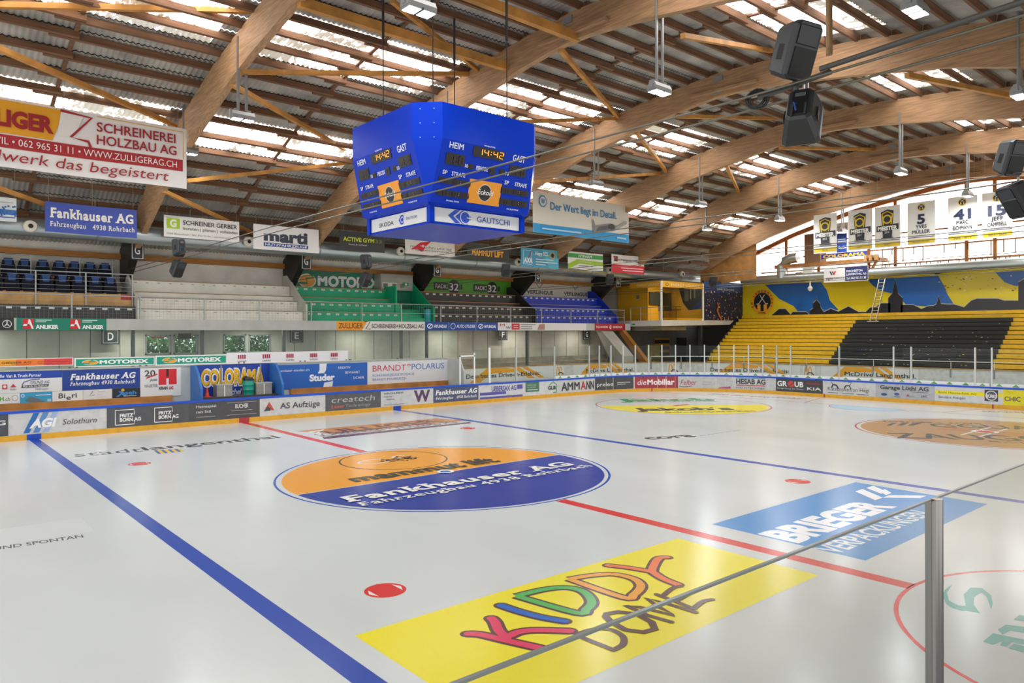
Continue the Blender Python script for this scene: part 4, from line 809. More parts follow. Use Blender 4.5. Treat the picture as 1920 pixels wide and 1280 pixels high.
# stands
wp = '#d8dcd4'
def row(bm, x0, x1, y, za, zb, h, plates=True, sp=.52, edge='#a9713c'):
    bm.box((x0, y, za), (x1, y + .9, zb), M(h, .5, 'plain')); bm.box((x0, y - .02, zb - .03), (x1, y + .4, zb + .012), M(edge, .5))
    if plates:
        x = x0 + .3
        while x < x1 - .3:
            bm.box((x - .1, y - .012, zb - .17), (x + .1, y - .0, zb - .08), M('#e2e2da', .5)); bm.box((x - .05, y - .014, zb - .14), (x + .05, y - .012, zb - .11), M('#8a8a84', .5)); x += sp
def side(name, xa, w, h, parent, k_=1.0):
    k = B(); k.prism([(19.38, 4.5), (19.38, 5.35), (20.1, 5.75), (21.8, 7.0), (22.4, 7.0), (22.4, 4.5)], 0, xa, xa + w, M(h, .5, 'plain')); return k.build(name, parent, 'sloped end wall')
X = lambda u, y: on(u, 580, 1, y).x
def block(label, x0, x1, h, edge='#a9713c', plates=True, sides=()):
    t = thing('stand_block', label, 'grandstand', (0, 0, 0))
    for y, za, zb, pl in ((19.7, 4.5, 4.99, plates), (20.4, 4.9, 5.53, plates), (20.95, 5.4, 5.82, False), (21.4, 5.7, 6.4, plates)):
        k = B(); row(k, x0, x1, y, za, zb, h, pl, edge=edge); k.build('bench_row', t)
    for xa, hh in sides: side('end_wall', xa, .08, hh, t)
    return t
xw = X(256.5, 19.5); xg = X(572, 19.5); xb = X(811, 19.5); xbl = X(1002, 19.5); xe2 = X(1155, 19.5)
CRM = '#efecdf'; GRN = '#0fac79'; BK = '#33332f'; BLU = '#1336b4'
block('cream white stepped bench rows of the gallery with seat number plates', xw + .08, xg - .02, CRM, '#a98a68', True, [(xw, '#e0ddd0')])
block('green stepped bench rows of the gallery with white number plates', xg + .08, X(752, 20.4), GRN, '#a07a48', True, [(xg, '#cfcfc4')])
block('black stepped bench rows of the gallery with white number plates', xb + .08, xbl - .02, BK, '#a9713c', True, [(xb, GRN)])
block('royal blue stepped bench rows of the gallery with white number plates', xbl + .08, xe2, BLU, '#8a7a98', True, [(xbl, '#2b2b2a')])
k = B(); k.prism([(19.38, 4.5), (19.38, 5.0), (21.8, 7.0), (22.4, 7.0), (22.4, 4.5)], 0, xe2, xe2 + .08, M(BLU, .5)); k.build('stand_end_wall', label='blue sloped end wall of the blue stand', cat='wall')
t = thing('stair_well', 'green walled stair passage between the green and black stands', 'stairs')
k = B(); k.box((X(752, 20.4), 21.9, 4.5), (xb, 22.44, 7.3), M('#0c7a58', .6)); k.box((X(740, 20.4), 20.3, 4.5), (X(740, 20.4) + .1, 22.0, 6.6), M(GRN, .5)); k.build('green_wall', t)
for i in range(4):
    k = B(); k.box((X(752, 20.4), 19.7 + i * .35, 4.5), (X(792, 20.4), 20.05 + i * .35, 4.7 + i * .18), M(GRN, .5)); k.build('step', t)
x = X(797, 20); t = thing('drum_bin', 'teal drum bin standing in the green stair passage', 'bin', (x, 19.75, 4.5)); k = B(); k.tube([(0, 0, 0), (0, 0, .26), (0, 0, .28), (0, 0, .3), (0, 0, .78)], [.22, .22, .235, .22, .22], M('#1a98a0', .35), 18); k.build('drum', t); k = B(); k.tube([(0, 0, .76), (0, 0, .84)], [.235, .2], M('#1c1d1c', .4), 14); k.build('bin_bag', t)
# block with upholstered seats
t = thing('stand_block', 'dark and timber stepped deck under the upholstered blue seats', 'grandstand')
for nm, a_, c_, h in (('front_row', (-13, 19.7, 4.5), (xw - .02, 20.3, 5.08), '#3c3d3c'), ('timber_riser', (-13, 20.05, 5.0), (xw - .02, 20.15, 5.62), '#c79a5a'), ('floor_deck', (-13, 20.15, 4.5), (xw - .02, 21.28, 5.1), '#4a4640'), ('back_riser', (-13, 21.28, 4.5), (xw - .02, 22.4, 5.8), '#3a3a38')):
    k = B(); k.box(a_, c_, M(h, .5, 'wood' if h == '#c79a5a' else 'plain'))
    if nm == 'front_row':
        for i in range(20): k.box((-12 + i * .5, 19.685, 4.9), (-11.8 + i * .5, 19.7, 5.0), M(wp, .5))
    k.build(nm, t)
k = B(); k.box((X(227, 20), 20.03, 5.38), (xw - .1, 20.05, 5.6), M('#a8242c', .5)); k.build('red_plate', t, 'red plate')
sd = M('#0b0f26', .8); hd = M('#35568f', .8)
def mkseat():
    t = thing('upholstered_seat', 'x', 'seat', (0, 0, 0), group='upholstered seats in the gallery')
    k = B(); n = 10; pr_ = [(-.24, 0), (-.27, .3), (-.26, .6), (-.2, .86), (-.1, .95), (.1, .95), (.2, .86), (.26, .6), (.27, .3), (.24, 0)]
    k.prism([(x, z + .38) for x, z in pr_], 1, .1, .24, sd)
    for s_ in (-1, 1): k.prism([(s_ * .27, .45), (s_ * .2, .45), (s_ * .19, 1.05), (s_ * .25, 1.0)], 1, .04, .12, sd)
    k.build('backrest', t)
    k = B(); k.prism([(-.4, .36), (-.38, .5), (.12, .44), (.12, .3)], 0, -.26, .26, sd); k.build('seat', t)
    k = B(); k.prism([(-.17, 1.33), (-.1, 1.336), (.1, 1.336), (.17, 1.33), (.13, 1.18), (.12, 1.02), (-.12, 1.02), (-.13, 1.18)], 1, .08, .1, hd); k.build('headrest_cover', t)
    for s_ in (-1, 1): k = B(); k.box((s_ * .29 - .035, -.3, .52), (s_ * .29 + .035, .1, .58), M('#b98a52', .5, 'wood')); k.box((s_ * .29 - .03, -.12, .3), (s_ * .29 + .03, -.06, .52), M('#b98a52', .5)); k.build('armrest', t)
    k = B(); k.box((-.2, -.2, 0), (.2, .1, .32), M('#2a2a2a', .5)); k.build('pedestal', t); return t
s0 = mkseat(); nm = ['first', 'second', 'third', 'fourth', 'fifth', 'sixth', 'seventh', 'eighth', 'ninth', 'tenth', 'eleventh', 'twelfth']; us0 = True
for lab, y, z, uu in (('front', 20.7, 5.1, [208, 180, 148, 118, 87, 55, 23, -9]), ('back', 21.75, 5.82, [198, 170, 141, 112, 81, 47, 16, -16])):
    for i, u in enumerate(uu):
        l = 'dark blue upholstered seat, %s from the aisle in the %s row' % (nm[i], lab); x = on(u, 530, 1, y).x
        if us0: s0.location = (x, y, z); s0['label'] = l; us0 = False
        else: dup(s0, (x, y, z), 0, l)
# back wall signs
def wallsign(u0, v0, u1, v1, bg, label, f, y=22.4, nm_='wall_sign'):
    a = on(u0, v0, 1, y); c = on(u1, v1, 1, y); p = Pan(PY(y), a.x, a.z, c.x, c.z, bg, .02); f(p); p.build(nm_, label=label, cat='sign')
wallsign(548, 546, 731, 514, '#0f7d5e', 'long green wall sign with white capitals behind the green stand', lambda p: p.ell(.14, .5, .085, .32, '#f2ead8').ell(.14, .5, .075, .26, '#eca434').line([(.07, .4), (.14, .38), (.13, .6), (.2, .66), (.15, .9)], .12, '#0f7d5e').text('MOTOREX', .24, .3, .88, .74, '#e9ece6', 'o'))
def rad(p):
    for x in (.13, .56): p.rect(x, .3, x + .18, .68, '#26262a').text('RADIO', x + .02, .38, x + .155, .6, '#e8e8e4', '').circ(x + .215, .48, .4, '#5ab030').circ(x + .215, .48, .37, '#26262a').text('32', x + .165, .3, x + .265, .66, '#e8e8e4', 'b').rect(x + .285, .36, x + .305, .62, '#26262a')
wallsign(789, 553, 957, 525, '#55a62e', 'bright green wall sign with two black radio marks', rad)
def ver(p):
    for x in (.1, .58): p.text('VERLINGUE', x, .28, x + .34, .46, '#4c4e50', 'x').line([(x + .12, .82), (x + .16, .58), (x + .2, .82)], .06, '#4c4e50').rect(x + .05, .12, x + .28, .16, '#9a9a94')
wallsign(972, 560, 1112, 531, '#cbc9bb', 'cream wall sign with two V marks behind the blue stand', ver)
k = B(); a = on(1108, 580, 1, 22.38); c = on(1158, 530, 1, 22.38); k.box((a.x, 22.36, 5.0), (c.x, 22.44, 7.3), M('#c9b81e', .5)); k.box((a.x + .6, 22.34, 6.3), (c.x - .1, 22.36, 6.45), M('#2a2a20', .5))
for i in range(4): k.box((a.x + .7 + i * .28, 22.34, 6.55), (a.x + .86 + i * .28, 22.36, 7.15), M('#2a2a20', .5))
k.build('wall_sign', label='yellow wall sign with black upright bars behind the beam shoe', cat='sign')
k = B(); a = on(1159, 560, 1, 22.38); k.box((a.x, 22.3, 4.5), (30.7, 22.44, 7.4), M('#8c8a80', .6, 'plain')); k.build('wall_corner', kind='structure')
p = Pan(PY(22.28), a.x + .1, 6.0, a.x + 1.3, 6.6, '#8f8d84', .01); p.line([(.02, .05), (.98, .05), (.98, .95), (.02, .95)], .03, '#6a2f30', True).text('MEISTER', .08, .3, .92, .7, '#4a4846', 'b'); p.build('wall_sign', label='grey framed champion plate beside the lounge', cat='sign')
def exitsign(x, y, z, w, h, label, rz=0):
    p = Pan(Plane((x, y, z), (math.cos(rz), math.sin(rz), 0), (0, 0, 1)), 0, 0, w, h, '#dfe8e0', .05); p.rect(.06, .1, .94, .9, '#178a58').poly([(.2, .5), (.4, .75), (.4, .6), (.55, .6), (.55, .4), (.4, .4), (.4, .25)], '#eef4ee').rect(.65, .2, .85, .8, '#eef4ee'); p.build('exit_sign', label=label, cat='sign')
q = on(1164, 548, 1, 22.2); exitsign(q.x, 22.2, q.z, .75, .4, 'green exit sign above the champion plate'); q = on(806, 515, 1, 20.6); exitsign(q.x, 20.3, q.z, .6, .34, 'tilted green exit sign under the beam shoe by the radio sign', .5)
a = on(714, 543, 1, 21.6); c = on(774, 516, 1, 21.6); t = thing('switch_cabinet', 'large grey cabinet with small window and grilles hung above the green stairs', 'cabinet', (a.x, 21.6, a.z)); w, h = c.x - a.x, c.z - a.z
k = B(); k.box((0, 0, 0), (w, .8, h), M('#aaa99c', .5, 'plain')); k.build('casing', t)
p = Pan(Plane((0, 0, 0), (1, 0, 0), (0, 0, 1)), w * .05, h * .1, w * .5, h * .46, '#d9dbd4', .01); p.rect(.04, .15, .36, .85, '#6f6d62').rect(.66, .15, .96, .85, '#6f6d62'); p.build('window_panel', t)
p = Pan(Plane((0, 0, 0), (1, 0, 0), (0, 0, 1)), w * .6, h * .18, w * .72, h * .42, '#7a786c', .01); p.build('grille', t); p = Pan(Plane((0, 0, 0), (1, 0, 0), (0, 0, 1)), w * .68, h * .3, w * .86, h * .5, '#178a58', .03); p.rect(.35, .2, .7, .8, '#e8f2ea'); p.build('exit_light', t)
# railings
rm = M('#a7adac', .35, '', .4); wire = M('#8d928f', .4, '', .3)
t = thing('gallery_railing', 'long grey railing with wire mesh along the gallery edge', 'railing'); x0 = X(264, GF); x1 = X(1172, GF)
def tb(bm, p, q, r, m=rm, n=6): bm.tube([p, q], r, m, n)
k = B(); tb(k, (-13, GF + .05, 5.5), (x1, GF + .05, 5.5), .028); tb(k, (-13, GF + .05, 4.98), (x1, GF + .05, 4.98), .014); k.build('top_rail', t)
for u in (-20, 135, 263, 384, 487, 584, 679, 753, 827, 895, 958, 1016, 1071, 1121, 1171):
    x = X(u, GF); k = B(); k.box((x - .025, GF + .02, 4.5), (x + .025, GF + .08, 5.5), rm); k.build('rail_post', t)
k = B(); x = -12.0
while x < x1: k.tube([(x, GF + .05, 4.5), (x, GF + .05, 5.48)], .0035, wire, 3, False); x += .16
for z in (4.62, 4.74, 4.86, 5.1, 5.22, 5.34): k.tube([(-13, GF + .05, z), (x1, GF + .05, z)], .0035, wire, 3, False)
k.build('wire_mesh', t)
t = thing('seat_railing', 'short grey handrail with thin wires in front of the upholstered seats', 'railing'); k = B(); xr = X(250, 19.95)
tb(k, (-13, 19.95, 6.52), (xr, 19.95, 6.52), .03); 
for z in (6.36, 6.15, 5.94, 5.76): tb(k, (-13, 19.95, z), (xr, 19.95, z), .008)
k.build('handrail', t)
for u in (-30, 67, 161, 248): x = X(u, 19.95); k = B(); k.box((x - .025, 19.92, 5.08), (x + .025, 19.98, 6.52), rm); k.build('rail_post', t)
t = thing('seat_railing', 'thin wire handrail behind the back row of upholstered seats', 'railing'); k = B(); xr = X(216, 21.3)
for z in (7.25, 7.03, 6.8): tb(k, (-13, 21.3, z), (xr, 21.3, z), .01)
k.build('handrail', t)
for u in (59, 151, 212): x = X(u, 21.2); k = B(); tb(k, (x, 21.3, 5.8), (x, 21.3, 7.25), .022); k.build('rail_post', t)
# under the gallery: posts, letters, corner blocks
for i, u in enumerate((249, 379, 532, 752, 800, 988, 1140, 1151, 1180)):
    x = on(u, 640, 1, 19.8).x; k = B(); k.box((x - .07, 19.73, -.06), (x + .07, 19.87, 4.0), M('#55595a', .5)); k.build('steel_post', label='dark steel post under the gallery, %s from the windowless end by the lounge' % nm[8 - i], cat='post', group='posts under the gallery')
for u, l in ((207, 'D'), (556, 'E'), (943, 'F'), (1100, 'G')):
    x = on(u, 640, 1, 21.6).x; p = Pan(PY(21.6), x - .38, 3.35, x + .38, 4.05, '#1f2428', .03); p.line([(.1, .1), (.9, .1), (.9, .9), (.1, .9)], .025, '#c8ccce', True).text(l, .34, .28, .66, .78, '#e4e6e6', 'b'); p.build('letter_sign', label='dark square sign with white letter %s under the gallery' % l, cat='sign')
p = Pan(PY(21.98), on(334, 635, 1, 21.98).x, on(334, 635, 1, 21.98).z, on(358, 625, 1, 21.98).x, on(358, 625, 1, 21.98).z, '#3c3418', .03); p.build('dark_plate', label='small dark olive plate above the window', cat='sign')
cm = M('#a39d8c', .7, 'concrete')
for i in range(3):
    k = B(); k.box((14, 20.2 + i * .55, -.06), (30.5, 20.75 + i * .55, 1.55 + i * .3), cm); k.build('concrete_step', label=['lowest long concrete step behind the corner wall', 'middle long concrete step behind the corner wall', 'topmost long concrete step behind the corner wall'][i], cat='step')
# ================================================================== LOUNGE on the corner
LX, LYc = 30.6, 16.5; YL = M('#d99e1e', .45)
t = thing('corner_lounge', 'yellow glazed corner lounge on a pale slab above the rink corner', 'lounge')
k = B(); k.prism([(LX, 4.3), (39.3, 4.45), (39.9, 4.8), (LX, 4.72)], 1, LYc, 22.3, M('#cdc9bb', .5, 'plain')); k.box((LX - .04, LYc - .04, 4.3), (LX + .02, 19.4, 4.72), M('#d6d2c6', .5)); k.build('floor_slab', t)
k = B(); k.box((31.5, 17.2, 4.0), (34.5, 20, 4.3), M('#a99c7c', .6, 'plain')); k.box((LX + .4, 18.2, 3.98), (LX + 1.2, 19.3, 4.3), M('#8f8d86', .6)); k.build('underside_block', t)
k = B(); k.box((32.2, 19.6, 4.72), (36, 19.7, 7.55), YL); k.build('inner_wall', t)
p = Pan(PX(35.6), -19.7, 4.72, -LYc - .05, 7.55, '#c8951f', .03); p.poly([(.3, 1), (1, 1), (1, .32), (.62, .3), (.45, .5)], '#34322c').poly([(.7, .32), (1, .6), (1, .32)], '#2b3f78').rect(.5, .55, .62, .95, '#5a584c').rect(.78, .62, .82, .95, '#8f8c7c').rect(.66, .6, .7, .9, '#8f8c7c').rect(0, .3, .4, .34, '#8a6a1c'); p.build('side_wall', t)
p = Pan(PX(32.2), -22, 4.72, -19.0, 7.5, '#d9a21e', .02); p.rect(.62, .62, .72, .72, '#6f7a6a'); p.build('yellow_wall', t)
p = Pan(PY(LYc - .01), LX, 7.12, 35.7, 7.56, '#dfa524', .03); p.ell(.12, .48, .035, .26, '#5a4a1c').ell(.12, .5, .022, .18, '#dfa524').text('ENERGY LOUNGE', .21, .24, .9, .68, '#efe3b8', ''); p.build('sign_band', t, 'yellow band with thin capitals over the long glass side')
p = Pan(Plane((LX - .01, 0, 0), (0, -1, 0), (0, 0, 1)), -19.4, 7.12, -LYc, 7.56, '#d59a1e', .03); p.text('ENERGY LOUNGE', .24, .28, .94, .64, '#e9d9a4', ''); p.build('sign_band', t, 'yellow band with thin capitals over the balcony side')
k = B(); k.box((LX, LYc, 4.9), (35.65, LYc + .02, 7.12), M('#d8d6cc', .03, 'glass')); k.build('glass_pane', t)
for x, y in ((LX, LYc), (35.66, LYc)): k = B(); k.box((x - .06, y - .06, 4.72), (x + .06, y + .06, 7.56), M('#e6e2d4', .4)); k.build('corner_post', t)
k = B(); k.box((LX, LYc, 7.56), (36.0, 22.3, 7.66), M('#5b4a30', .6)); k.build('roof_board', t)
k = B(); k.box((34.2, 18.4, 5.5), (34.3, 19.6, 6.9), M('#23231f', .4)); k.box((33, 19.5, 6.0), (34.9, 19.58, 7.0), M('#3b3a2a', .3)); k.build('screen', t)
for x, y in ((32.0, 17.4), (33.4, 17.3)): k = B(); k.tube([(x, y, 4.72), (x, y, 5.75)], .03, M('#8b8872', .4, '', .5), 8); k.tube([(x, y, 5.75), (x, y, 5.79)], .38, M('#8d7c48', .5), 18); k.build('bar_table', t)
t = thing('balcony_railing', 'grey balcony railing in front of the yellow lounge wall', 'railing'); k = B(); tb(k, (LX, LYc + .1, 5.68), (LX, 19.4, 5.68), .03); tb(k, (LX, LYc + .1, 5.2), (LX, 19.4, 5.2), .01); k.build('handrail', t)
for y in (16.7, 17.5, 18.4, 19.35): k = B(); tb(k, (LX, y, 4.72), (LX, y, 5.68), .025); k.build('rail_post', t)
k = B(); k.box((LX - .02, 18.9, 4.4), (LX - .06, 19.2, 4.5), M('#1f8a54', .4)); k.build('exit_sign', label='tiny green exit marker on the lounge slab edge', cat='sign')
p = Pan(PY(LYc), 35.75, 4.8, 41.3, 7.75, '#171b33', .03, step=.004); rn = random.Random(9)
p.poly([(0, .86), (1, .9), (1, 1), (0, 1)], '#2a5590').poly([(0, .7), (1, .75), (1, .9), (0, .86)], '#1d3566')
for i in range(260):
    x, y = rn.random(), rn.random() ** 1.4 * .78; s_ = rn.uniform(.004, .014); p.k = 2 + i % 12; p.ell(x, y, s_, s_ * 1.7, rn.choice(['#26305e', '#34427a', '#1f2850', '#4a5a8c', '#c98a4a', '#a8683a', '#e0c08a', '#2c3a6c', '#0e1020', '#6a7aa0']), 6)
p.k = 15; p.line([(.4, .02), (.34, .14), (.3, .26), (.33, .36), (.31, .44)], .16, '#b0682c').text('DANK EUCH FANS', .3, .79, .72, .84, '#c8d0e0', ''); p.build('crowd_poster', label='large dark poster of a fan crowd beside the lounge', cat='poster')
k = B(); k.box((35.75, LYc + .001, 4.8), (41.3, LYc + .12, 7.8), M('#3a3a3a', .6)); k.build('wall_poster', kind='structure')
k = B(); k.box((35.5, LYc + .1, -.06), (35.75, LYc + .35, 4.35), M('#2c2e2f', .5)); k.build('steel_post', label='thick dark post under the corner of the crowd poster', cat='post')
def tube_lamp(label, x, y, z, w, parent=None):  # fill light with an invented fixture, added to brighten dark areas
    t = thing('tube_lamp', label, 'lamp', (x, y, z), group='tube lamps'); k = B(); k.box((-.75, -.08, .002), (.75, .08, .06), M('#d8d8d4', .4)); k.build('housing', t)
    k = B(); k.box((-.7, -.05, -.004), (.7, .05, 0), M('#fff6e8', .4, 'lens', 0, 6)); k.build('diffuser', t)
    ld = bpy.data.lights.new('lamp_light', 'AREA'); ld.shape = 'RECTANGLE'; ld.size = 1.4; ld.size_y = .12; ld.energy = w; ld.color = (1, .95, .86); o = bpy.data.objects.new('lamp_light', ld); COL.objects.link(o); o.parent = t; o.location = (0, 0, -.012)
for i, x in enumerate((-9, -3, 3, 9, 15, 21, 27)): tube_lamp('ceiling tube lamp recessed under the gallery slab', x, 20.8, 4.045, FILL_W)  # row added to lift the wall below the gallery, fixtures not known
tube_lamp('ceiling tube lamp inside the yellow lounge', 33.5, 17.9, 7.54, 130)  # added to brighten the lounge interior, no known fixture here
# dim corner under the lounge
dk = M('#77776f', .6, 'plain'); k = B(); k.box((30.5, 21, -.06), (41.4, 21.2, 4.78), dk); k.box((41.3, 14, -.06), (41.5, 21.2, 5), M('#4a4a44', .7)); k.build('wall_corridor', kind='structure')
k = B(); k.prism([(19.9, 4.0), (19.4, 4.0), (17.4, 2.2), (17.4, -.06), (18.6, -.06), (18.6, 2.0)][::-1], 0, 27.4, 28.6, M('#a09d92', .6, 'plain')); k.build('concrete_stair', label='pale concrete stair flank under the lounge slab', cat='stairs')
k = B(); k.prism([(19.8, 4.0), (19.3, 4.0), (16.9, 1.6), (16.4, .2), (16.9, .2), (17.5, 1.5)][::-1], 0, 29.6, 30.0, M('#a06a24', .5)); k.build('orange_stringer', label='curved orange stair stringer under the lounge slab', cat='stairs')
p = Pan(PY(20.95), 35.4, 1.8, 37.3, 3.4, '#c88a2a', .03)
for i in range(3): p.rect(0, .08 + i * .32, 1, .26 + i * .32, '#2f2e2a')
p.build('slatted_panel', label='orange panel with black slats on the wall below the lounge', cat='panel')
k = B(); k.box((38.4, 20.9, -.06), (39.6, 20.98, 3.4), M('#2a2a28', .5)); k.build('door_1', kind='structure')
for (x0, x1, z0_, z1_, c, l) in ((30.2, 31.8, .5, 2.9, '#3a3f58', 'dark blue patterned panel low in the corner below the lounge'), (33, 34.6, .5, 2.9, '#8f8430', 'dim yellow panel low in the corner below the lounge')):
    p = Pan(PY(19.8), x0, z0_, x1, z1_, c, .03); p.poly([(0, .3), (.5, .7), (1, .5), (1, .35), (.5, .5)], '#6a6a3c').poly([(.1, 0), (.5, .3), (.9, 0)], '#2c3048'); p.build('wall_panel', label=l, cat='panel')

# ================================================================== END STAND
t = thing('end_stand', 'tall standing terrace of yellow steps with a black block in the middle', 'grandstand')
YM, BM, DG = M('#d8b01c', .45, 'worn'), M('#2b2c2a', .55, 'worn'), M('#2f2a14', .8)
NR = 14; uL = [1326, 1329, 1332, 1337, 1344, 1350, 1355, 1360, 1365, 1370, 1375, 1380, 1385, 1391]
ubl = [1549, 1554, 1559, 1564, 1569, 1574, 1579, 1584, 1589, 1594, 1599, 1604]; ubr = [1855, 1858.7, 1862.5, 1868, 1872, 1876, 1880.5, 1884.5, 1889, 1892.5, 1896, 1900]
for i in range(NR):
    x = 32.4 + i * .635; za = 1.55 + i * .257; zb = za + .257; k = B(); xe_ = x + .66
    yl = on(uL[i], 640, 0, x).y; segs = [(yl, -13, YM)] if i >= 12 else [(yl, on(ubl[i], 640, 0, x).y, YM), (on(ubl[i], 640, 0, x).y, on(ubr[i], 640, 0, x).y, BM), (on(ubr[i], 640, 0, x).y, -13, YM)]
    for ya, yb, m in segs: k.box((x, yb, za + .045), (xe_ + .03, ya, zb), m)
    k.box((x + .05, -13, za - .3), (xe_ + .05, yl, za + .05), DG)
    k.build('terrace_step', t)
k = B(); n = [(32.3 + i * .635, on(uL[max(0, min(i, 13))], 640, 0, 32.4 + i * .635).y + .02, 1.5 + i * .257 + .12) for i in range(15)]
k.add([(x, y, -.06) for x, y, z in n] + [(x, y, z) for x, y, z in n] + [(x, y + .1, -.06) for x, y, z in n] + [(x, y + .1, z) for x, y, z in n], [f for i in range(14) for f in ((i, 15 + i, 16 + i, i + 1), (30 + i, 31 + i, 46 + i, 45 + i), (15 + i, 45 + i, 46 + i, 16 + i))], M('#2a2a27', .6)); k.build('side_wall', t, 'black sloped side wall')
k = B(); rn = random.Random(11)
for i in range(70):
    r_ = rn.randrange(0, 11); x = 32.4 + r_ * .635 - .006; z = 1.55 + r_ * .257 + rn.uniform(.09, .2); y = rn.uniform(-2.5, 4.2); w = rn.uniform(.02, .11); k.box((x, y, z), (x + .004, y + w, z + rn.uniform(.02, .05)), M(rn.choice(['#c8c8bc', '#a8a89a', '#b89a5a', '#c0c43a', '#8a5a3a', '#8ab0b0']), .6))
k.build('stickers', t, 'small torn stickers on the black steps', kind='stuff')
# painted mural
MX = 41.3; PM = PX(MX - .12); mu = lambda *q: [PM.px(1400 + a / 3.692, 330 + c / 3.692) for a, c in q]
t = thing('painted_mural', 'long glossy yellow and blue mural of a town skyline behind the end stand', 'mural')
p = Pan(PM, -16.5, 5.1, 13, 7.8, M('#d3c01c', .22), .1, step=.004, raw=True, mat=lambda h: M(h, .22))
a0 = PM.px(1920, 500)[0]
p.poly(mu((130, 750), (520, 735), (560, 790), (580, 860), (640, 925), (440, 955), (370, 950), (330, 900), (230, 850), (180, 800)), '#2360ae')
p.poly(mu((840, 715), (1330, 690), (1370, 760), (1395, 820), (1440, 890), (1300, 905), (1110, 892), (1040, 820), (920, 790), (870, 750)), '#2360ae')
p.poly(mu((1720, 660), (2100, 640), (2100, 800), (1960, 760), (1860, 760), (1790, 735)), '#2360ae')
SK_ = ((170, 970), (230, 920), (275, 920), (310, 958), (325, 940), (420, 940), (440, 962), (445, 930), (465, 915), (465, 880), (488, 860), (490, 835), (493, 860), (515, 885), (518, 910), (540, 940), (590, 918), (640, 938), (710, 902), (780, 940), (830, 940), (860, 910), (900, 905), (940, 880), (1000, 880), (1000, 850), (985, 845), (1015, 810), (1033, 712), (1055, 815), (1085, 845), (1072, 852), (1072, 892), (1160, 892), (1215, 920), (1260, 900), (1300, 898), (1320, 885), (1335, 828), (1350, 885), (1395, 888), (1440, 888), (1510, 908), (1560, 862), (1600, 848), (1740, 848), (1790, 862), (1885, 862), (1885, 735), (1920, 715), (2000, 700), (2100, 720), (2300, 840), (2300, 930), (1920, 935), (1400, 950), (600, 962))
for d, c in ((.045, '#b9b6a6'), (0, '#26272a')):
    q = mu(*SK_); base = [PM.px(2300 / 3.692 + 1400, 585)[0], q[0][0]]
    for i in range(len(SK_) - 4):      # column-wise so the outline stays a simple polygon
        (xa, ya), (xb, yb) = q[i], q[i + 1]
        if xb - xa > 1e-4: p.k = 5 if d else 7; p.poly([(xa, 5.11), (xb, 5.11), (xb, yb + d), (xa, ya + d)], c)
cx, cy = PM.px(1431, 566); p.k = 9; p.circ(cx, cy, .98, '#e0a02a', 36).circ(cx, cy, .74, '#23262e', 32)
for i, ch in enumerate('SC LANGENTHAL'):
    a = math.radians(205 - i * 19.2); X0, Y0 = cx + .86 * math.cos(a), cy + .86 * math.sin(a); p.k = 12
    vs, fs, adv = layout(ch, 'b', False)
    if vs:
        r_ = a - math.pi / 2; mxx = (min(v[0] for v in vs) + max(v[0] for v in vs)) / 2; s_ = .24
        p.faces([(X0 + ((u - mxx) * math.cos(r_) - (v - .35) * math.sin(r_)) * s_, Y0 + ((u - mxx) * math.sin(r_) + (v - .35) * math.cos(r_)) * s_) for u, v in vs], fs, '#3a2f14')
p.k = 12; p.text('1946', cx - .3, cy - .93, cx + .3, cy - .78, '#3a2f14', 'b').line([(cx - .3, cy - .15), (cx + .2, cy + .55)], .05, '#d8dadc').line([(cx + .3, cy - .15), (cx - .2, cy + .55)], .05, '#d8dadc').rect(cx - .42, cy - .72, cx - .14, cy - .2, '#e0a02a').rect(cx + .14, cy - .72, cx + .42, cy - .2, '#e0a02a').rect(cx - .14, cy - .6, cx + .14, cy - .2, '#23262e').line([(cx - .3, cy - .15), (cx - .5, cy - .15)], .05, '#d8dadc').line([(cx + .3, cy - .15), (cx + .5, cy - .15)], .05, '#d8dadc')
rn = random.Random(4)
for i in range(40): a, c = mu((rn.uniform(1330, 1860), rn.uniform(690, 850)))[0]; p.k = 9; w = rn.uniform(.02, .07); p.rect(a, c, a + w * 1.6, c + w, rn.choice(['#3a3418', '#5a5028', '#e8e6da', '#4a3a1a']))
p.build('mural_panel', t); 
k = B(); k.box((MX, -18, -.06), (MX + .1, 16.5, 7.7), M('#55554c', .7)); k.build('wall_end', kind='structure')
k = B(); k.box((MX - .25, -18, 7.78), (MX - .2, 16.4, 7.82), M('#b07a78', .5)); k.build('net_cord', t)
# ladder, platform and signs at the gable
a = Vector((39.15, on(1637, 618, 0, 39.15).y, 4.55)); top = on(1664, 478, 0, 41.0); t = thing('ladder', 'long aluminium ladder leaning from the black steps up to the timber platform', 'ladder', tuple(a))
al = M('#c3b79a', .4, '', .4); d = top - a
for s_ in (-1, 1): k = B(); k.bar((0, s_ * .2, 0), (d.x, d.y + s_ * .2, d.z), .04, .08, al); k.build('rail', t)
for i in range(1, 19): q = d * (i / 19.); k = B(); k.tube([q + Vector((0, -.2, 0)), q + Vector((0, .2, 0))], .018, al, 6); k.build('rung', t)
k = B(); k.box((-.05, -.38, -.04), (.05, .38, .03), al); k.build('foot_bar', t)
t = thing('timber_platform', 'timber loft platform with pale beam ends before the bright gable', 'platform'); wm2 = M('#b5793a', .5, 'wood')
q0, q1 = on(1452, 497, 0, 40.0), on(1655, 483, 0, 40.0)
k = B(); k.box((40.0, q1.y + .2, 8.72), (41.4, q0.y, 8.95), wm2); k.build('deck', t)
for y in (q1.y + .25, q1.y + .6, q1.y + .95): k = B(); k.box((39.7, y, 8.75), (40.05, y + .2, 9.15), M('#d09a58', .5, 'wood')); k.build('beam_end', t)
for y in (q0.y - .4, q1.y + 1.0): k = B(); k.bar((40.3, y, 7.9), (40.3, y - .5, 8.8), .16, .16, wm2); k.build('strut', t)
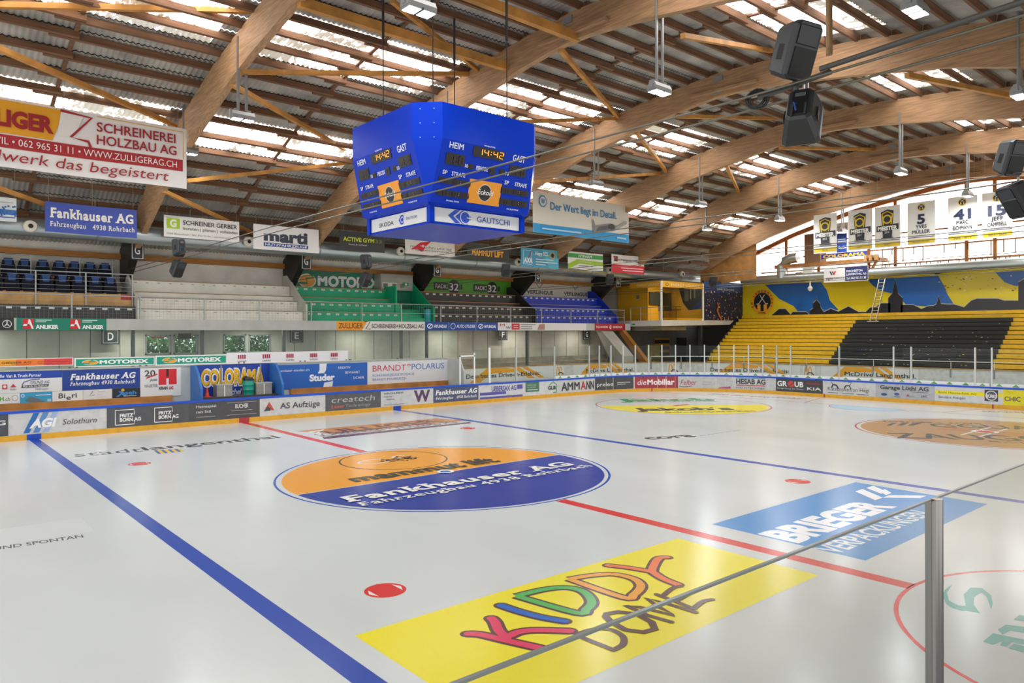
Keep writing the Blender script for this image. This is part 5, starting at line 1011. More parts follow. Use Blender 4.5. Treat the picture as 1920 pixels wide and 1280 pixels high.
a, c = on(1507, 496, 0, 39.9), on(1536, 436, 0, 39.9); k = B(); k.box((40, c.y, 8.95), (41, a.y, c.z), M('#7d5d44', .6)); k.build('storage_box', label='plain brown box standing on the timber platform', cat='box')
def gs(u0, v0, u1, v1, x, bg, label, f, cat='sign', nm_='gable_sign', par=None):
    fr = PX(x); a = fr.px(u0, v0); c = fr.px(u1, v1); p = Pan(fr, a[0], a[1], c[0], c[1], bg, .02); f(p); return p.build(nm_, label=label, cat=cat)
gs(1540, 486, 1626, 470, 39.85, '#1c3a8c', 'wide blue sign with yellow capitals below the trophy banners', lambda p: p.text('COLORAMA', .04, .15, .96, .8, '#e8e2c0', 'o').text('COLORAMA', .04, .15, .96, .8, '#e6ac1e', 'x'))
gs(1569, 474, 1588, 436, 39.7, '#22418e', 'small upright blue sign between the first two trophy banners', lambda p: (p.rect(.1, .55, .9, .6, '#c8d0e4'), p.rect(.1, .65, .9, .7, '#c8d0e4'), p.text('Knuchel', .2, .2, .95, .34, '#e8ecf4', 'b')))
gs(1568, 434, 1590, 416, 39.8, '#d2cec4', 'pale sign glimpsed between the first two trophy banners', lambda p: p.text('re-ing', .05, .3, .95, .7, '#4a4c58', 'i'))
gs(1545, 530, 1628, 497, 39.96, '#dcdcda', 'white and navy sign hung on the duct beside the ladder', lambda p: p.rect(.49, .03, .99, .99, '#222a60').poly([(.13, .75), (.17, .75), (.2, .5), (.17, .5)], '#2a2a30').poly([(.19, .75), (.22, .75), (.24, .5), (.21, .5)], '#3a3a40').poly([(.25, .75), (.29, .75), (.25, .5), (.22, .5)], '#c83a3c').text('vigier', .04, .2, .24, .36, '#2c2e34', 'b').text('beton', .25, .2, .46, .36, '#5a5c60', '').text('FRISCHBETON', .52, .62, .88, .76, '#e4e6f0', 'b').text('LANGENTHAL AG', .52, .4, .96, .54, '#e4e6f0', 'b').text('Tel. 062 923 51 30', .52, .14, .96, .28, '#e4e6f0', 'b'))
q = on(1519, 530, 0, 40.3); t = thing('dome_camera', 'white dome camera hanging on a pole in front of the mural', 'camera', tuple(q)); wt = M('#dfdfdb', .4)
k = B(); k.tube([(0, 0, -.25), (0, 0, 8.72 - q.z)], .06, wt, 10); k.build('pole', t); k = B(); k.tube([(0, 0, -.25), (0, 0, -.4)], [.1, .2], wt, 14); k.tube([(0, 0, -.4), (0, 0, -.55), (0, 0, -.62)], [.19, .14, .05], M('#e8e8e8', .15), 14); k.build('dome', t); k = B(); k.box((-.2, -.25, .7), (.2, .5, 1.2), wt); k.box((-.25, -.5, 1.1), (.25, -.1, 1.3), wt); k.build('junction_box', t)

# ================================================================== SCOREBOARD over centre ice
SB = thing('scoreboard_cube', 'huge blue four-sided scoreboard cube hanging over the centre circle', 'scoreboard', (-.12, -.19, 6.5))
CX, CY = -.12, -.19; h1, ch, zt, zf, h2, zb = 1.99, .52, 9.32, 8.46, 1.62, 6.98
sbm = M('#0636ba', .26, 'gloss'); dkb = M('#0b2f9a', .35)
def octo(h, c, z): return [(-h, -h + c, z), (-h, h - c, z), (-h + c, h, z), (h - c, h, z), (h, h - c, z), (h, -h + c, z), (h - c, -h, z), (-h + c, -h, z)]
k = B(); L0 = [octo(h1, ch, zt - 6.5), octo(h1, ch, zf - 6.5), octo(h2, .03, zb - 6.5), octo(h2 - .1, .03, zb - 6.56)]; vs = sum(L0, [])
k.add(vs, [(8 * j + i, 8 * j + (i + 1) % 8, 8 * j + 8 + (i + 1) % 8, 8 * j + 8 + i) for j in range(3) for i in range(8)] + [tuple(range(8))[::-1], tuple(range(24, 32))], sbm)
o = k.build('cabinet', SB)
k = B()
for a in range(4):
    r_ = Matrix.Rotation(a * math.pi / 2, 3, 'Z')
    for s_ in (-.17, .17):
        for z in (1.98, 2.32, 2.66): q = r_ @ Vector((-h1 + ch / 2 + s_ * .7, -h1 + ch / 2 - s_ * .7, z)); n = r_ @ Vector((-.7, -.7, 0)); k.tube([q - n * .0, q + n * .02], .014, M('#8fb0f0', .3), 8)
k.build('bolt', SB, kind='stuff')
k = B(); hb = 1.46; k.box((-hb, -hb, 0), (hb, hb, .42), sbm); k.box((-hb - .03, -hb - .03, -.012), (hb + .03, hb + .03, .03), sbm)
for sx in (-1, 1):
    for sy in (-1, 1): k.box((sx * hb - .07, sy * hb - .07, .01), (sx * hb + .07, sy * hb + .07, .46), sbm)
k.build('lower_box', SB)
class Quad:
    """local face of the cabinet between fold and bottom, a in 0..w, b in 0..1"""
    def __init__(s, rot):
        s.r = Matrix.Rotation(rot, 3, 'Z'); s.wave = None
        s.p = [Vector((-h2 + .03, -h2, zb - 6.5)), Vector((h2 - .03, -h2, zb - 6.5)), Vector((h1 - ch, -h1, zf - 6.5)), Vector((-h1 + ch, -h1, zf - 6.5))]
        s.n = (s.p[1] - s.p[0]).cross(s.p[3] - s.p[0]).normalized()
        s.mid = (s.p[0] + s.p[1]) / 2; s.V = ((s.p[2] + s.p[3]) / 2 - s.mid); s.L = s.V.length; s.V = s.V.normalized()
    def map(s, a, b, w=0): return s.r @ (s.mid + Vector((1, 0, 0)) * a + s.V * b + s.n * w)
    def px(s, u, v):                     # photo position on the front-right face (rot 0)
        o = Vector((CX, CY, 6.5)); a = (u - 960) / F; c = (HY - v) / F
        a, c = a * math.cos(ROLL) + c * math.sin(ROLL), -a * math.sin(ROLL) + c * math.cos(ROLL)
        d = FW + RT * a + UP * c; P = CAM + d * ((s.mid + o - CAM).dot(s.n) / d.dot(s.n)) - o - s.mid
        return (P.x, P.dot(s.V))
Q0 = Quad(0); Zm = lambda a, c: Q0.px(640 + a / 4.266, 170 + c / 4.266)
SEG = {'a': (.1, .92, .9, 1), 'b': (.84, .54, 1, .92), 'c': (.84, .08, 1, .46), 'd': (.1, 0, .9, .08), 'e': (0, .08, .16, .46), 'f': (0, .54, .16, .92), 'g': (.1, .46, .9, .54)}
DIG = {'1': 'bc', '2': 'abged', '4': 'fgbc', '8': 'abcdefg'}
def digits(p, txt, x0, y0, x1, y1, col):
    w = sum(.35 if c == ':' else 1 for c in txt); ux = (x1 - x0) / (w + .3 * (len(txt) - 1)); x = x0
    for c in txt:
        if c == ':':
            for yy in (.3, .68): p.rect(x + .1 * ux, y0 + (y1 - y0) * yy, x + .28 * ux, y0 + (y1 - y0) * (yy + .12), col if col != '#35201c' else '#c8c0b8')
            x += .65 * ux; continue
        if c != ' ':
            for s_ in DIG[c]: a, b_, c2, d2 = SEG[s_]; p.rect(x + a * ux, y0 + b_ * (y1 - y0), x + c2 * ux, y0 + d2 * (y1 - y0), col)
        x += 1.3 * ux
def face(rot, lab):
    q = Quad(rot); mt = lambda h: M(h, .35) if h != '#ffa030' else M(h, .4, 'led', 0, 2.2)
    def piece(name, pts, f, base, label=None, th=.012):
        xs = [Zm(*c)[0] for c in pts]; ys = [Zm(*c)[1] for c in pts]; p = Pan(q, min(xs), min(ys), max(xs), max(ys), base, th, mat=mt); f(p); return p.build(name, SB, label)
    p = Pan(q, 0, 0, 1, 1, None, .004, raw=True, mat=mt); w_ = '#e6e9f2'
    def tx(t, a, b_, c, st='b', col=w_):
        l, r_, tp = Zm(*a), Zm(*b_), Zm(*c); p.text(t, l[0], (l[1] + r_[1]) / 2, r_[0], (l[1] + r_[1]) / 2 + (tp[1] - l[1]), col, st)
    tx('HEIM', (862, 452), (975, 474), (864, 405)); tx('GAST', (1368, 560), (1466, 578), (1370, 510)); tx('PERIODE', (1075, 630), (1168, 648), (1077, 598)); tx('10', (985, 612), (1010, 616), (986, 585)); tx('10', (1309, 675), (1335, 679), (1310, 647))
    tx('SP', (805, 660), (843, 667), (806, 630)); tx('STRAFE', (878, 676), (986, 693), (880, 645)); tx('SP', (1299, 746), (1335, 752), (1300, 716)); tx('STRAFE', (1380, 762), (1476, 777), (1383, 732)); tx('MOBATIME', (833, 884), (935, 892), (833, 873)); tx('MOBATIME', (1316, 949), (1408, 962), (1317, 938)); tx('MOBATIME', (1138, 445), (1225, 460), (1139, 434))
    p.build('lettering', SB, 'white lettering on the %s' % lab)
    DK = '#14110f'
    piece('clock', [(1060, 438), (1292, 566)], lambda p: digits(p, '14:42', .15, .2, .97, .85, '#ffa030'), DK, 'black clock with amber digits on the %s' % lab)
    for pts in ([(840, 490), (977, 608)], [(1348, 592), (1467, 696)]): piece('score_display', pts, lambda p: digits(p, '188', .1, .12, .92, .86, '#35201c'), DK)
    for pts in ([(1015, 583), (1055, 630)], [(1186, 606), (1224, 674)], [(1265, 624), (1302, 676)]): piece('small_display', pts, lambda p: digits(p, '8', .2, .12, .8, .86, '#35201c'), DK)
    for pts in ([(778, 684), (1025, 772)], [(765, 782), (1012, 868)], [(1275, 768), (1484, 850)], [(1262, 855), (1476, 938)]): piece('penalty_display', pts, lambda p: digits(p, '88 8:88', .04, .14, .96, .86, '#35201c'), DK)
    def lg(p): p.circ(.5, .5, .36, '#e8e6e0', 40).circ(.5, .5, .335, '#1c1a18', 40).text('Eckold', .27, .42, .75, .62, '#f0eeea', 'bi')
    piece('orange_advert', [(1030, 702), (1256, 928)], lg, '#f09a1a', 'orange square with black disc on the %s' % lab)
face(0, 'face turned to the far goal side'); face(-math.pi / 2, 'face turned to the gallery side')
for rot, lab, f in ((0, 'white advert strip with blue diamond and wide lettering', lambda p: (p.poly([(.15, .52), (.23, .98), (.29, .98), (.21, .52), (.29, .04), (.23, .04)], '#1d4fc0'), p.poly([(.23, .5), (.31, .97), (.37, .97), (.42, .5), (.37, .04), (.31, .04)], '#1d4fc0'), p.ring(.345, .5, .46, .06, '#eef0f4'), p.rect(.36, .46, .42, .53, '#eef0f4'), p.text('GAUTSCHI', .48, .3, .88, .7, '#1d46ac', ''))), (-math.pi / 2, 'white advert strip with black capitals and small blue diamond', lambda p: (p.text('SKODA', .15, .28, .42, .58, '#2c3c30', 'b'), p.poly([(.51, .5), (.55, .85), (.59, .85), (.61, .5), (.59, .15), (.55, .15)], '#1d4fc0'), p.ring(.575, .5, .22, .05, '#eef0f4'), p.rect(.462, .15, .465, .85, '#c4c6ca'), p.text('GAUTSCHI', .64, .42, .82, .6, '#2a4aa0', '')))):
    r_ = Matrix.Rotation(rot, 3, 'Z'); fr = Plane((0, 0, 0), r_ @ Vector((1, 0, 0)), (0, 0, 1)); fr.o = fr.N * (hb + .0); p = Pan(fr, -hb + .09, .05, hb - .09, .4, '#dcdedf', .02); f(p); p.build('advert_strip', SB, lab)
for sx, sy in ((-1, 1), (1, -1), (-1, -1), (1, 1)):
    k = B(); k.tube([(sx * 1.2, sy * 1.2, zt - 6.5), (sx * 1.2, sy * 1.2, 6.6)], .015, M('#2a2826', .5), 6); k.tube([(sx * 1.2, sy * 1.2, 5.2), (sx * 1.2, sy * 1.2, 6.6)], .035, M('#2a2420', .7), 6); k.build('hanging_strap', SB)
k = B(); k.tube([(.3, .3, zt - 6.5), (.3, .3, zt - 5.9)], .05, M('#9aa0a2', .4, '', .6), 8); k.build('cable_mast', SB)

# ================================================================== HANGING BANNERS
def banner(label, y, u0, v0, u1, v1, bg, f, seed=1, amp=.035, group=None, waves=1.0):
    rn = random.Random(seed); A = [(rn.uniform(.3, 1) * amp, rn.uniform(.9, 2.4) * waves, rn.uniform(-.15, .15), rn.uniform(0, 6)) for _ in range(4)]
    a = on(u0, v0, 1, y); c = on(u1, v1, 1, y)
    fr = Plane((a.x, y, a.z), (1, 0, 0), (0, 0, 1), lambda x, z: sum(q * math.sin(w * x + s_ * z + ph) for q, w, s_, ph in A) * (1.15 - .5 * z / max(.1, c.z - a.z)))
    t = thing('advert_banner', label, 'banner', (0, 0, 0), group=group); W_, H_ = c.x - a.x, c.z - a.z
    p = Pan(fr, 0, 0, W_, H_, bg, .004, nx=36, ny=10, step=.004, mat=lambda h: M(h, .6)); p.k = 1
    f(p); p.build('banner_cloth', t)
    for fx in (.04, .5, .96):
        k = B(); k.tube([(a.x + W_ * fx, y, c.z - .02), (a.x + W_ * fx, y, up(y) + .1)], .008, M('#8f8a78', .5), 4); k.build('hanging_cord', t)
    return t
def zb_(p):
    p.poly([(-.02, .44), (.74, .44), (.795, .97), (-.02, .97)], '#e8a322'); p.rect(0, .27, .985, .43, '#b22a30')
    p.poly([(.725, .96), (.82, .96), (.785, .53), (.72, .53)], '#eceae4').line([(.725, .95), (.825, .95), (.755, .5), (.8, .5), (.82, .41)], .1, '#a8262e', round_=False)
    p.text('ZULLIGER', .335, .56, .7, .8, '#a02028', 'o').text('SCHREINEREI', .845, .72, .985, .86, '#a02630', 'b').text('HOLZBAU AG', .845, .54, .985, .68, '#a02630', 'b')
    p.text('MADISWIL  •  062 965 31 11  •  WWW.ZULLIGERAG.CH', .4, .31, .97, .39, '#f0e6e2', '').text('Handwerk das begeistert', .33, .06, .95, .22, '#a02630', 'i').line([(.83, .96), (.985, .95)], .04, '#e8a322').line([(.985, .95), (.985, .45)], .04, '#e8a322')
t = banner('big white, yellow and red banner with red lettering under the first beam', 12.0, -700, 268, 350, 352, '#eceae6', lambda p: None, 3, .03)
bpy.data.objects.remove(t.children[0]) if False else None
for c_ in list(t.children): bpy.data.objects.remove(c_)
bpy.data.objects.remove(t)
def wide(label, x0, z0_, x1, z1_, y, bg, f, seed, amp):
    rn = random.Random(seed); A = [(rn.uniform(.3, 1) * amp, rn.uniform(.9, 2.4), rn.uniform(-.15, .15), rn.uniform(0, 6)) for _ in range(4)]; H_ = z1_ - z0_
    fr = Plane((x0, y, z0_), (1, 0, 0), (0, 0, 1), lambda x, z: sum(q * math.sin(w * x + s_ * z + ph) for q, w, s_, ph in A) * (1.15 - .5 * z / H_))
    t = thing('advert_banner', label, 'banner'); p = Pan(fr, 0, 0, x1 - x0, H_, bg, .004, nx=60, ny=12, step=.008, mat=lambda h: M(h, .6)); p.k = 1; f(p); p.build('banner_cloth', t)
    for fx in (.03, .3, .6, .97): k = B(); X_ = x0 + (x1 - x0) * fx; k.tube([(X_, y, z1_ - .03), (X_, y, up(y) + .1)], .008, M('#8f8a78', .5), 4); k.build('hanging_cord', t)
def bigz(p):   # photo fractions measured from the visible end: x in metres from that end
    W_ = p.w; X_ = lambda m: 1 - m / W_
    p.poly([(0, .49), (X_(4.25), .49), (X_(3.9), .97), (0, .97)], '#e8a322').rect(0, .28, X_(.14), .47, '#ae2a30')
    p.poly([(X_(4.0), .95), (X_(3.32), .95), (X_(3.62), .58), (X_(4.12), .58)], '#eceae4').line([(X_(4.02), .96), (X_(3.1), .92), (X_(3.72), .58), (X_(3.2), .55), (X_(3.12), .45)], .09, '#a8262e', round_=False)
    p.text('ZULLIGER', X_(7.0), .6, X_(4.22), .82, '#a02028', 'o').text('SCHREINEREI', X_(2.95), .73, X_(.4), .87, '#a02630', 'b').text('HOLZBAU AG', X_(2.95), .53, X_(.37), .67, '#a02630', 'b')
    p.text('MADISWIL • 062 965 31 11 • WWW.ZULLIGERAG.CH', X_(6.75), .325, X_(.36), .425, '#f2e8e4', '').text('Handwerk das begeistert', X_(7.0), .085, X_(.68), .24, '#a02630', 'i').line([(X_(2.95), .955), (X_(.14), .93), (X_(.14), .48)], .03, '#e0a83a', round_=False)
wide('big white, yellow and red banner with red lettering under the first beam', -13.0, 9.2, -3.22, 11.42, 12.0, '#eceae6', bigz, 3, .03)
def wert(p):
    p.rect(0, 0, 1, .22, '#2c97cf').text('Der Wert liegt im Detail.', .17, .6, .85, .78, '#2c86bd', 'b'); 
    q = [(.095 + .04 * math.cos(math.radians(22.5 + 45 * i)), .77 + .15 * math.sin(math.radians(22.5 + 45 * i))) for i in range(8)]; p.poly(q, '#2c86bd').poly([(.095 + (x - .095) * .8, .77 + (y - .77) * .8) for x, y in q], '#dedad0').text('W', .075, .71, .115, .83, '#2c86bd', 'x')
    p.poly([(.6, .14), (.82, .28), (.86, .4), (.78, .46), (.62, .36), (.6, .5), (.585, .5)], '#8a8c8c').poly([(.62, .2), (.8, .32), (.83, .38), (.78, .42), (.66, .34)], '#5f6163').poly([(.82, .36), (.95, .58), (.97, .56), (.96, .5), (.85, .32)], '#a2a2a0').ell(.79, .37, .03, .08, '#4a4c4e').rect(.08, .09, .46, .13, '#a8d2ea').rect(.84, .08, .95, .12, '#a8d2ea')
wide('big white and light blue banner with a small grey airplane', 14.08, 9.13, 21.8, 11.33, 12.0, '#dedad0', wert, 8, .06)
slb = lambda p: p.text('Fankhauser AG', .05, .5, .96, .8, '#eeeadc', 'xs').text('Fahrzeugbau   4938 Rohrbach', .05, .2, .97, .36, '#e6e2d6', 'bs')
BY = 17.8
banner('pale banner with blue droplets at the picture edge', BY, -45, 410, 31, 372, '#dfe4e2', lambda p: (p.rect(0, .28, 1, .5, '#3f78b8'), [p.ell(random.Random(i).random(), .2 + .45 * random.Random(i + 50).random(), .03, .04, '#2f5fa4', 8) for i in range(40)], p.rect(.3, .12, .95, .17, '#3f5fa0'), p.rect(.5, .75, .9, .78, '#8a94a0')), 1, .02)
banner('medium blue banner with white slab lettering before the duct', BY, 84, 434, 256, 394, '#3d51a8', slb, 2, .03)
banner('white banner with lime green square mark before the duct', BY, 307, 443, 448.5, 416, '#e6e5df', lambda p: p.rect(.035, .4, .2, .88, '#a8c81e').text('G', .075, .48, .16, .8, '#eef0e2', 'o').text('SCHREINER GERBER', .24, .62, .97, .82, '#3c3c3a', 'b').text('beraten | planen | vollenden', .24, .38, .98, .52, '#4a4a48', '').text('3368 Bleienbach | 062 922 23 06 | schreinergerber.ch', .03, .12, .97, .2, '#8a8a86', ''), 4, .02)
banner('white banner with large dark blue lettering above a blue strip', BY, 475, 466, 597.5, 431, '#e9e8e6', lambda p: p.text('marti', .15, .36, .82, .8, '#3c4450', 'o').rect(.15, .14, .83, .29, '#24418c').text('NUTZFAHRZEUGE', .17, .17, .81, .26, '#eef0f4', 'b'), 5, .02)
banner('charcoal banner with lime green capitals beside the scoreboard', BY, 637, 468, 720, 440, '#3a3b3a', lambda p: p.text('ACTIVE GYM', .08, .5, .76, .7, '#c8d42a', 'x').text('33', .78, .5, .93, .68, '#7a8040', 'b').text('fitness & wellness', .2, .3, .6, .38, '#d8d8d4', ''), 6, .06)
banner('white banner with slanted red swoosh below the scoreboard', BY, 759, 475, 852.5, 455, '#dcd9d0', lambda p: p.text('mercschmutz ag', .1, .42, .93, .62, '#77757a', '').poly([(.1, .28), (.3, .8), (.52, .95), (.4, .55), (.35, .22), (.3, .22), (.24, .36)], '#cc2438').text('ELEKTRO-TELEMATIK', .2, .26, .88, .33, '#5a585c', 'b').rect(.3, .56, .4, .6, '#f0e8e8').rect(.34, .5, .36, .66, '#f0e8e8'), 7, .03)
banner('black banner with orange comic lettering under the scoreboard', BY, 875, 486, 954, 465, '#3a3c3a', lambda p: p.text('MAMMUT LIFT', .12, .32, .86, .68, '#eda61c', 'o'), 8, .09)
banner('turquoise blue banner with white square logo', BY, 976, 499, 1047, 470, '#4aa0c4', lambda p: p.poly([(.55, 1), (1, 1), (1, 0), (.75, 0)], '#5cb4d2').line([(.06, .14), (.06, .86), (.27, .86), (.27, .14)], .03, '#e6eef2', True).text('AXA', .07, .22, .3, .46, '#eef4f6', 'o').line([(.2, .5), (.27, .86)], .05, '#c83a54').text('Hopp SCL', .37, .66, .72, .84, '#eef4f6', 'xs').circ(.83, .7, .17, '#e0a82a').circ(.83, .7, .12, '#2a3040').rect(.38, .42, .85, .47, '#d4e6ee').rect(.38, .28, .95, .33, '#d4e6ee').rect(.38, .14, .65, .19, '#d4e6ee'), 9, .04)
banner('white banner with two green stripes', BY, 1064.5, 503, 1130, 477, '#e3e6e0', lambda p: p.rect(0, .66, 1, .9, '#3f9e46').poly([(0, .25), (.25, .58), (1, .52), (1, .28), (.32, .34), (.05, .02), (0, .02)], '#9ac42c').text('NYFARM', .3, .7, .68, .86, '#dfeede', 'b').text('CH-4932 Gutenburg', .3, .42, .66, .5, '#d8e8c0', '').rect(.3, .2, .7, .24, '#7a7c78').rect(.3, .1, .9, .13, '#a4a6a2'), 10, .02)
banner('white over red banner last in the row by the lounge', BY, 1146, 510, 1207, 482, '#dfdcd4', lambda p: p.rect(.0, 0, 1, .46, '#cf2234').poly([(.08, .62), (.2, .62), (.2, .9), (.08, .9)], '#4a4246').line([(.06, .86), (.22, .72)], .08, '#c83040').text('c+s', .24, .66, .4, .82, '#2c2e38', 'b').text('ingenieure', .4, .66, .72, .82, '#3c3e44', '').text('ag', .72, .66, .86, .82, '#2c2e38', 'b').rect(.88, .8, .97, .84, '#cf2234').rect(.3, .26, .95, .31, '#f0d0d4').rect(.35, .12, .95, .17, '#f0d0d4'), 11, .03)
# retired numbers and trophies
def vban(label, u0, u1, f, seed):
    x = 31.3; kk = (31.3 + 11.602) / (30.2 + 11.602); zz0 = 3.796 + 4.674 * kk; fr0 = PX(x); a, c = fr0.px(u0, 450)[0], fr0.px(u1, 450)[0]; rn = random.Random(seed); ph = rn.uniform(0, 6)
    fr = Plane((x, -a, zz0), (0, -1, 0), (0, 0, 1), lambda s_, z: .02 * math.sin(2.3 * s_ + .8 * z + ph)); t = thing('number_banner', label, 'banner', group='white banners hung across the hall end')
    p = Pan(fr, 0, 0, c - a, 2.28 * kk, '#e6e4dc', .004, nx=10, ny=12, step=.003, mat=lambda h: M(h, .6)); p.k = 1; p.rect(.02, .03, .98, .13, '#e0c01e').rect(.02, .165, .98, .18, '#2a3460'); f(p); p.build('banner_cloth', t)
    for q in (.1, .9): k = B(); y = -a - (c - a) * q; k.tube([(x, y, zz0 + 2.27 * kk), (x, y, up(y) + .1)], .006, M('#9a9484', .5), 4); k.build('hanging_cord', t)
NV = '#262c4c'
def crest(p, y, r): p.circ(.5, y, r, '#d8b81e', 30).circ(.5, y, r * .8, NV, 30).rect(.43, y - r * .62, .475, y - r * .1, '#d8b81e').rect(.525, y - r * .62, .57, y - r * .1, '#d8b81e').line([(.44, y), (.56, y + r * .6)], .02, '#e8e6dc').line([(.56, y), (.44, y + r * .6)], .02, '#e8e6dc')
def num(n, a, b_, yrs): return lambda p: (crest(p, .87, .085), p.text(n, .36 if len(n) == 1 else .2, .49, .64 if len(n) == 1 else .8, .7, NV, 'x'), p.text(a, .3, .38, .7, .46, '#2c2e38', 'b'), p.text(b_, .18, .26, .82, .34, '#2c2e38', 'b'), p.text(yrs, .2, .055, .8, .1, '#8a7420', 'b'))
def mst(yr, s_): return lambda p: (p.poly([(.24, .86), (.5, .92), (.74, .88), (.74, .84), (.68, .3), (.32, .3)], '#34363e'), p.line([(.29, .82), (.35, .5)], .06, '#e0c01e'), p.line([(.29, .82), (.5, .87), (.7, .8)], .05, '#e0c01e'), p.line([(.7, .8), (.64, .5)], .06, '#e0c01e'), p.circ(.49, .68, .11, '#e0c01e'), p.circ(.49, .68, .075, '#34363e'), p.poly([(.08, .39), (.94, .42), (.94, .56), (.08, .53)], '#34363e'), p.text('MEISTER', .13, .42, .89, .51, '#eceae2', 'o'), p.text(yr, .4, .34, .58, .385, '#d8d6ce', 'b'), p.rect(.33, .24, .68, .33, '#34363e'), p.rect(.27, .2, .74, .24, '#34363e'), p.text(s_, .38, .055, .62, .1, '#8a7420', 'b'))
vban('white trophy banner farthest from the number banners, in front of the brown box', 1526, 1569, mst('2012', '2011/12'), 1); vban('white trophy banner in the middle of the three', 1590.5, 1635.5, mst('2017', '2016/17'), 2); vban('white trophy banner next to the number five banner', 1640.5, 1688, mst('2019', '2018/19'), 3)
vban('white banner with dark blue number 5', 1702, 1753.5, num('5', 'YVES', 'MÜLLER', '2010-2013 | 2017-2021'), 4); vban('white banner with dark blue number 41', 1777.5, 1833, num('41', 'MARC', 'EICHMANN', '2006 - 2019'), 5); vban('white banner with dark blue number 15', 1841.5, 1899, num('15', 'JEFF', 'CAMPBELL', '2013 - 2019'), 6)

# ================================================================== CABLES AND LOUDSPEAKERS
cb = M('#6d6a5e', .4, '', .5)
CL = ['first rope span in front of the scoreboard', 'rope span from the green stand to the picture edge', 'rope span from the radio sign past the far speakers', 'rope span from the blue stand', 'rope span nearest the lounge']
for i, x in enumerate(XB[:5]):
    for j, (dx, dz) in enumerate(((-.06, .09), (.06, -.05))):
        k = B(); pts = [(x + dx, 21.5 - q * 1.55, 6.76 + dz + .1 * math.sin(q * .5) * .0 + (.09 * math.exp(-((21.5 - q * 1.55 - 4) / 9) ** 2)) + (.18 * max(0, (-11 - 21.5 + q * 1.55 + 0)) / 5 * .5 if 21.5 - q * 1.55 < -11 else 0)) for q in range(27)]
        k.tube(pts, .016, cb, 6); k.build('steel_rope', label='%s steel rope of the %s' % (['upper', 'lower'][j], CL[i]), cat='rope', group='ropes across the hall')
k = B(); k.tube([(XB[0] - .06, y, 6.9 + max(0, -11 - y) * .045) for y in (-12.2, -13, -14, -15, -16.4)], .035, M('#4c4b47', .5), 8); k.build('ribbed_conduit', label='thick dark conduit leaving the big speakers toward the picture corner', cat='cable')
SPK = None; sb_ = M('#2b2e31', .42); sg_ = M('#131415', .6)
def mkspk():
    t = thing('loudspeaker', 'x', 'speaker', (0, 0, 0), group='black loudspeakers on the ropes')
    # front faces +y, body tapers to the back
    def ringp(y, w, h): c = .05; return [(-w + c, y, -h), (w - c, y, -h), (w, y, -h + c), (w, y, h - c), (w - c, y, h), (-w + c, y, h), (-w, y, h - c), (-w, y, -h + c)]
    k = B(); Ls = [ringp(-.2, .13, .26), ringp(-.17, .15, .29), ringp(.1, .215, .34), ringp(.17, .22, .345), ringp(.19, .205, .33)]; vs = sum(Ls, [])
    k.add(vs, [(8 * j + i, 8 * j + (i + 1) % 8, 8 * j + 8 + (i + 1) % 8, 8 * j + 8 + i) for j in range(4) for i in range(8)] + [tuple(range(8))[::-1], tuple(range(32, 40))], sb_); k.build('cabinet', t)
    k = B(); k.box((-.185, .188, -.3), (.185, .2, .04), sg_); k.build('grille', t)
    k = B(); k.add([(-.185, .2, .07), (.185, .2, .07), (.185, .2, .3), (-.185, .2, .3), (-.07, .13, .14), (.07, .13, .14), (.07, .13, .22), (-.07, .13, .22)], [(0, 1, 5, 4), (1, 2, 6, 5), (2, 3, 7, 6), (3, 0, 4, 7), (4, 5, 6, 7)], M('#1d1f21', .4)); k.build('horn', t)
    for s_ in (-1, 1): k = B(); k.box((s_ * .187 - .012, -.06, -.12), (s_ * .187 + .012, .06, .06), sg_); k.build('handle_recess', t)
    k = B(); k.box((-.085, -.215, -.2), (.085, -.195, .2), M('#1a1b1c', .35)); k.box((-.06, -.22, .1), (.06, -.214, .17), M('#55585a', .4)); k.tube([(-.03, -.22, -.05), (-.05, -.28, -.1), (-.02, -.24, -.2)], .012, M('#1c3f8a', .5), 5)
    for s_ in (-1, 1): k.box((s_ * .075 - .012, -.226, -.25), (s_ * .075 + .012, -.212, -.05), M('#3a3d40', .4))
    k.build('amplifier_plate', t); return t
SPK = mkspk(); used = [0]
def spk(label, x, y, z, rx, rz, ry=0):
    if not used[0]: o = SPK; o.location = (x, y, z); o['label'] = label; used[0] = 1
    else: o = dup(SPK, (x, y, z), None, label)
    o.rotation_euler = (rx, ry, rz)
D = math.radians
q = on(1487, 97, 0, XB[0]); spk('large black loudspeaker, upper one of the big nearby pair', q.x, q.y, q.z, D(-20), D(168), 0)
q = on(1503, 217, 0, XB[0]); spk('large black loudspeaker, lower one of the big nearby pair showing its back', q.x, q.y, q.z, D(-38), D(-70), 0)
q = on(1893, 295, 0, XB[1]); spk('upper black loudspeaker of the pair at the picture edge', q.x, q.y, q.z, D(-20), D(155), 0)
q = on(1909, 372, 0, XB[1]); spk('lower black loudspeaker of the pair at the picture edge', q.x, q.y, q.z, D(-32), D(55), 0)
for i, (ua, va, ub, vb, l) in enumerate(((337, 463, 332, 502, 'before the cream white stand'), (688, 490, 684, 523, 'before the green stand'))):
    q = on(ua, va, 0, XB[i]); spk('upper loudspeaker %s showing its back panel' % l, q.x, q.y, q.z, D(-10), D(8), 0); q = on(ub, vb, 0, XB[i]); spk('lower loudspeaker tilted down %s' % l, q.x, q.y, q.z, D(-28), D(205), 0)
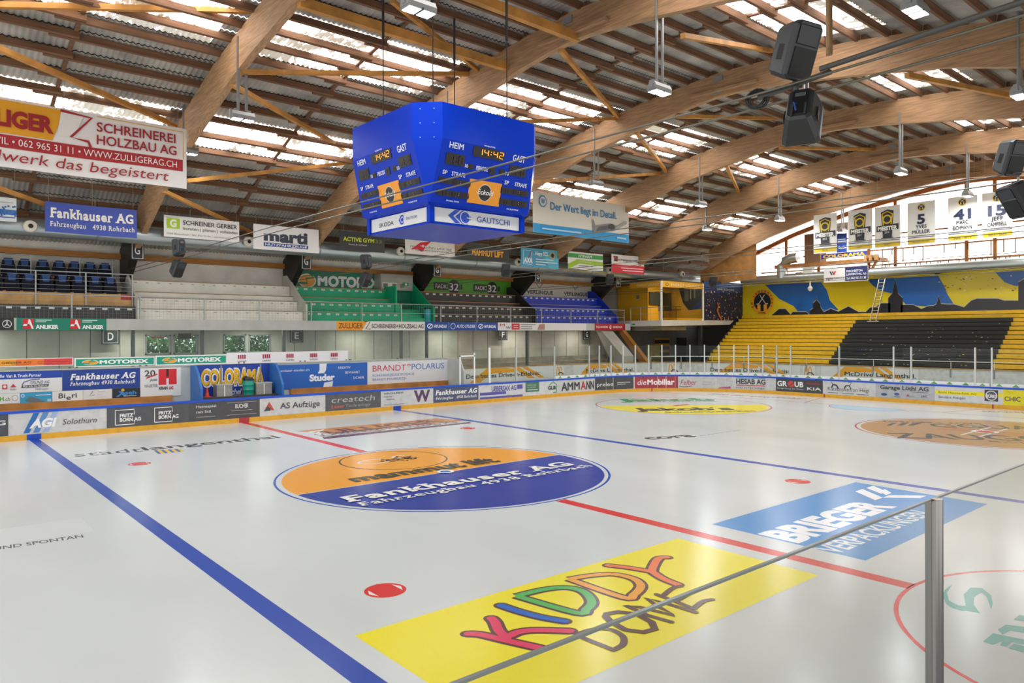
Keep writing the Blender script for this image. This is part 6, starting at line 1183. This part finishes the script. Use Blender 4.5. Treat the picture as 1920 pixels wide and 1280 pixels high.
for i, u, v, l in ((2, 947, 506, 'before the black stand'), (3, 1142, 523, 'before the beam shoe by the blue stand'), (4, 1336, 527, 'in front of the crowd poster')):
    q = on(u, v, 0, XB[i]); spk('single dark loudspeaker %s' % l, q.x, q.y, q.z, D(-15), D(160), 0)
for u, v, l in ((1500, 518, 'beside the dome camera'), (1759, 503, 'on the mural cord over the blue field')): q = on(u, v, 0, 40.95); spk('single dark loudspeaker %s' % l, q.x, q.y, q.z, D(-15), D(60), 0)
q = on(1420, 185, 0, XB[0]); k = B(); rn = random.Random(6)
for i in range(9): r_ = .12 + rn.uniform(-.03, .03); c0 = q + Vector((rn.uniform(-.02, .02), rn.uniform(-.03, .03), rn.uniform(-.02, .02))); e = rn.uniform(-.3, .3); k.tube([c0 + Vector((e * r_ * math.cos(a * .5236), r_ * math.cos(a * .5236), r_ * .85 * math.sin(a * .5236))) for a in range(13)], .008, M('#1d1e1f', .5), 5, False)
k.build('cable_coil', label='coil of black cable hanging beside the big speaker pair', cat='cable')
q0 = Vector((XB[0], -11.9, 6.85)); k = B(); k.bar(q0 + Vector((0, .55, -.02)), q0 + Vector((0, -.4, .06)), .06, .05, M('#3a3a38', .5)); k.tube([q0 + Vector((.02, .05, -.15)), q0 + Vector((0, .05, .18))], .04, M('#3c3e3a', .5), 8); k.build('speaker_bracket', label='dark clamp bracket between the two big speakers on the ropes', cat='bracket')

# ================================================================== NEAR GLASS
t = thing('near_glass', 'clear near boards glass with polished steel post at the lower picture corner', 'glass')
px_ = on(1745, 1000, 1, -15).x
for a, c in ((-12.5, px_ - .012), (px_ + .012, 2.0)): k = B(); k.box((a, -15.012, 1.07), (c, -15.0, 2.945), M('#fdfdfb', .01, 'glass')); k.box((a, -15.013, 2.938), (c, -14.999, 2.947), M('#7f8683', .3)); k.build('glass_pane', t)
k = B(); k.tube([(px_, -15.03, 1.0), (px_, -15.03, 2.95)], .028, M('#9c9a98', .22, '', .9), 16); k.box((px_ - .02, -15.02, 1.0), (px_ + .02, -14.98, 2.93), M('#8a8a88', .3, '', .8)); k.build('post', t)
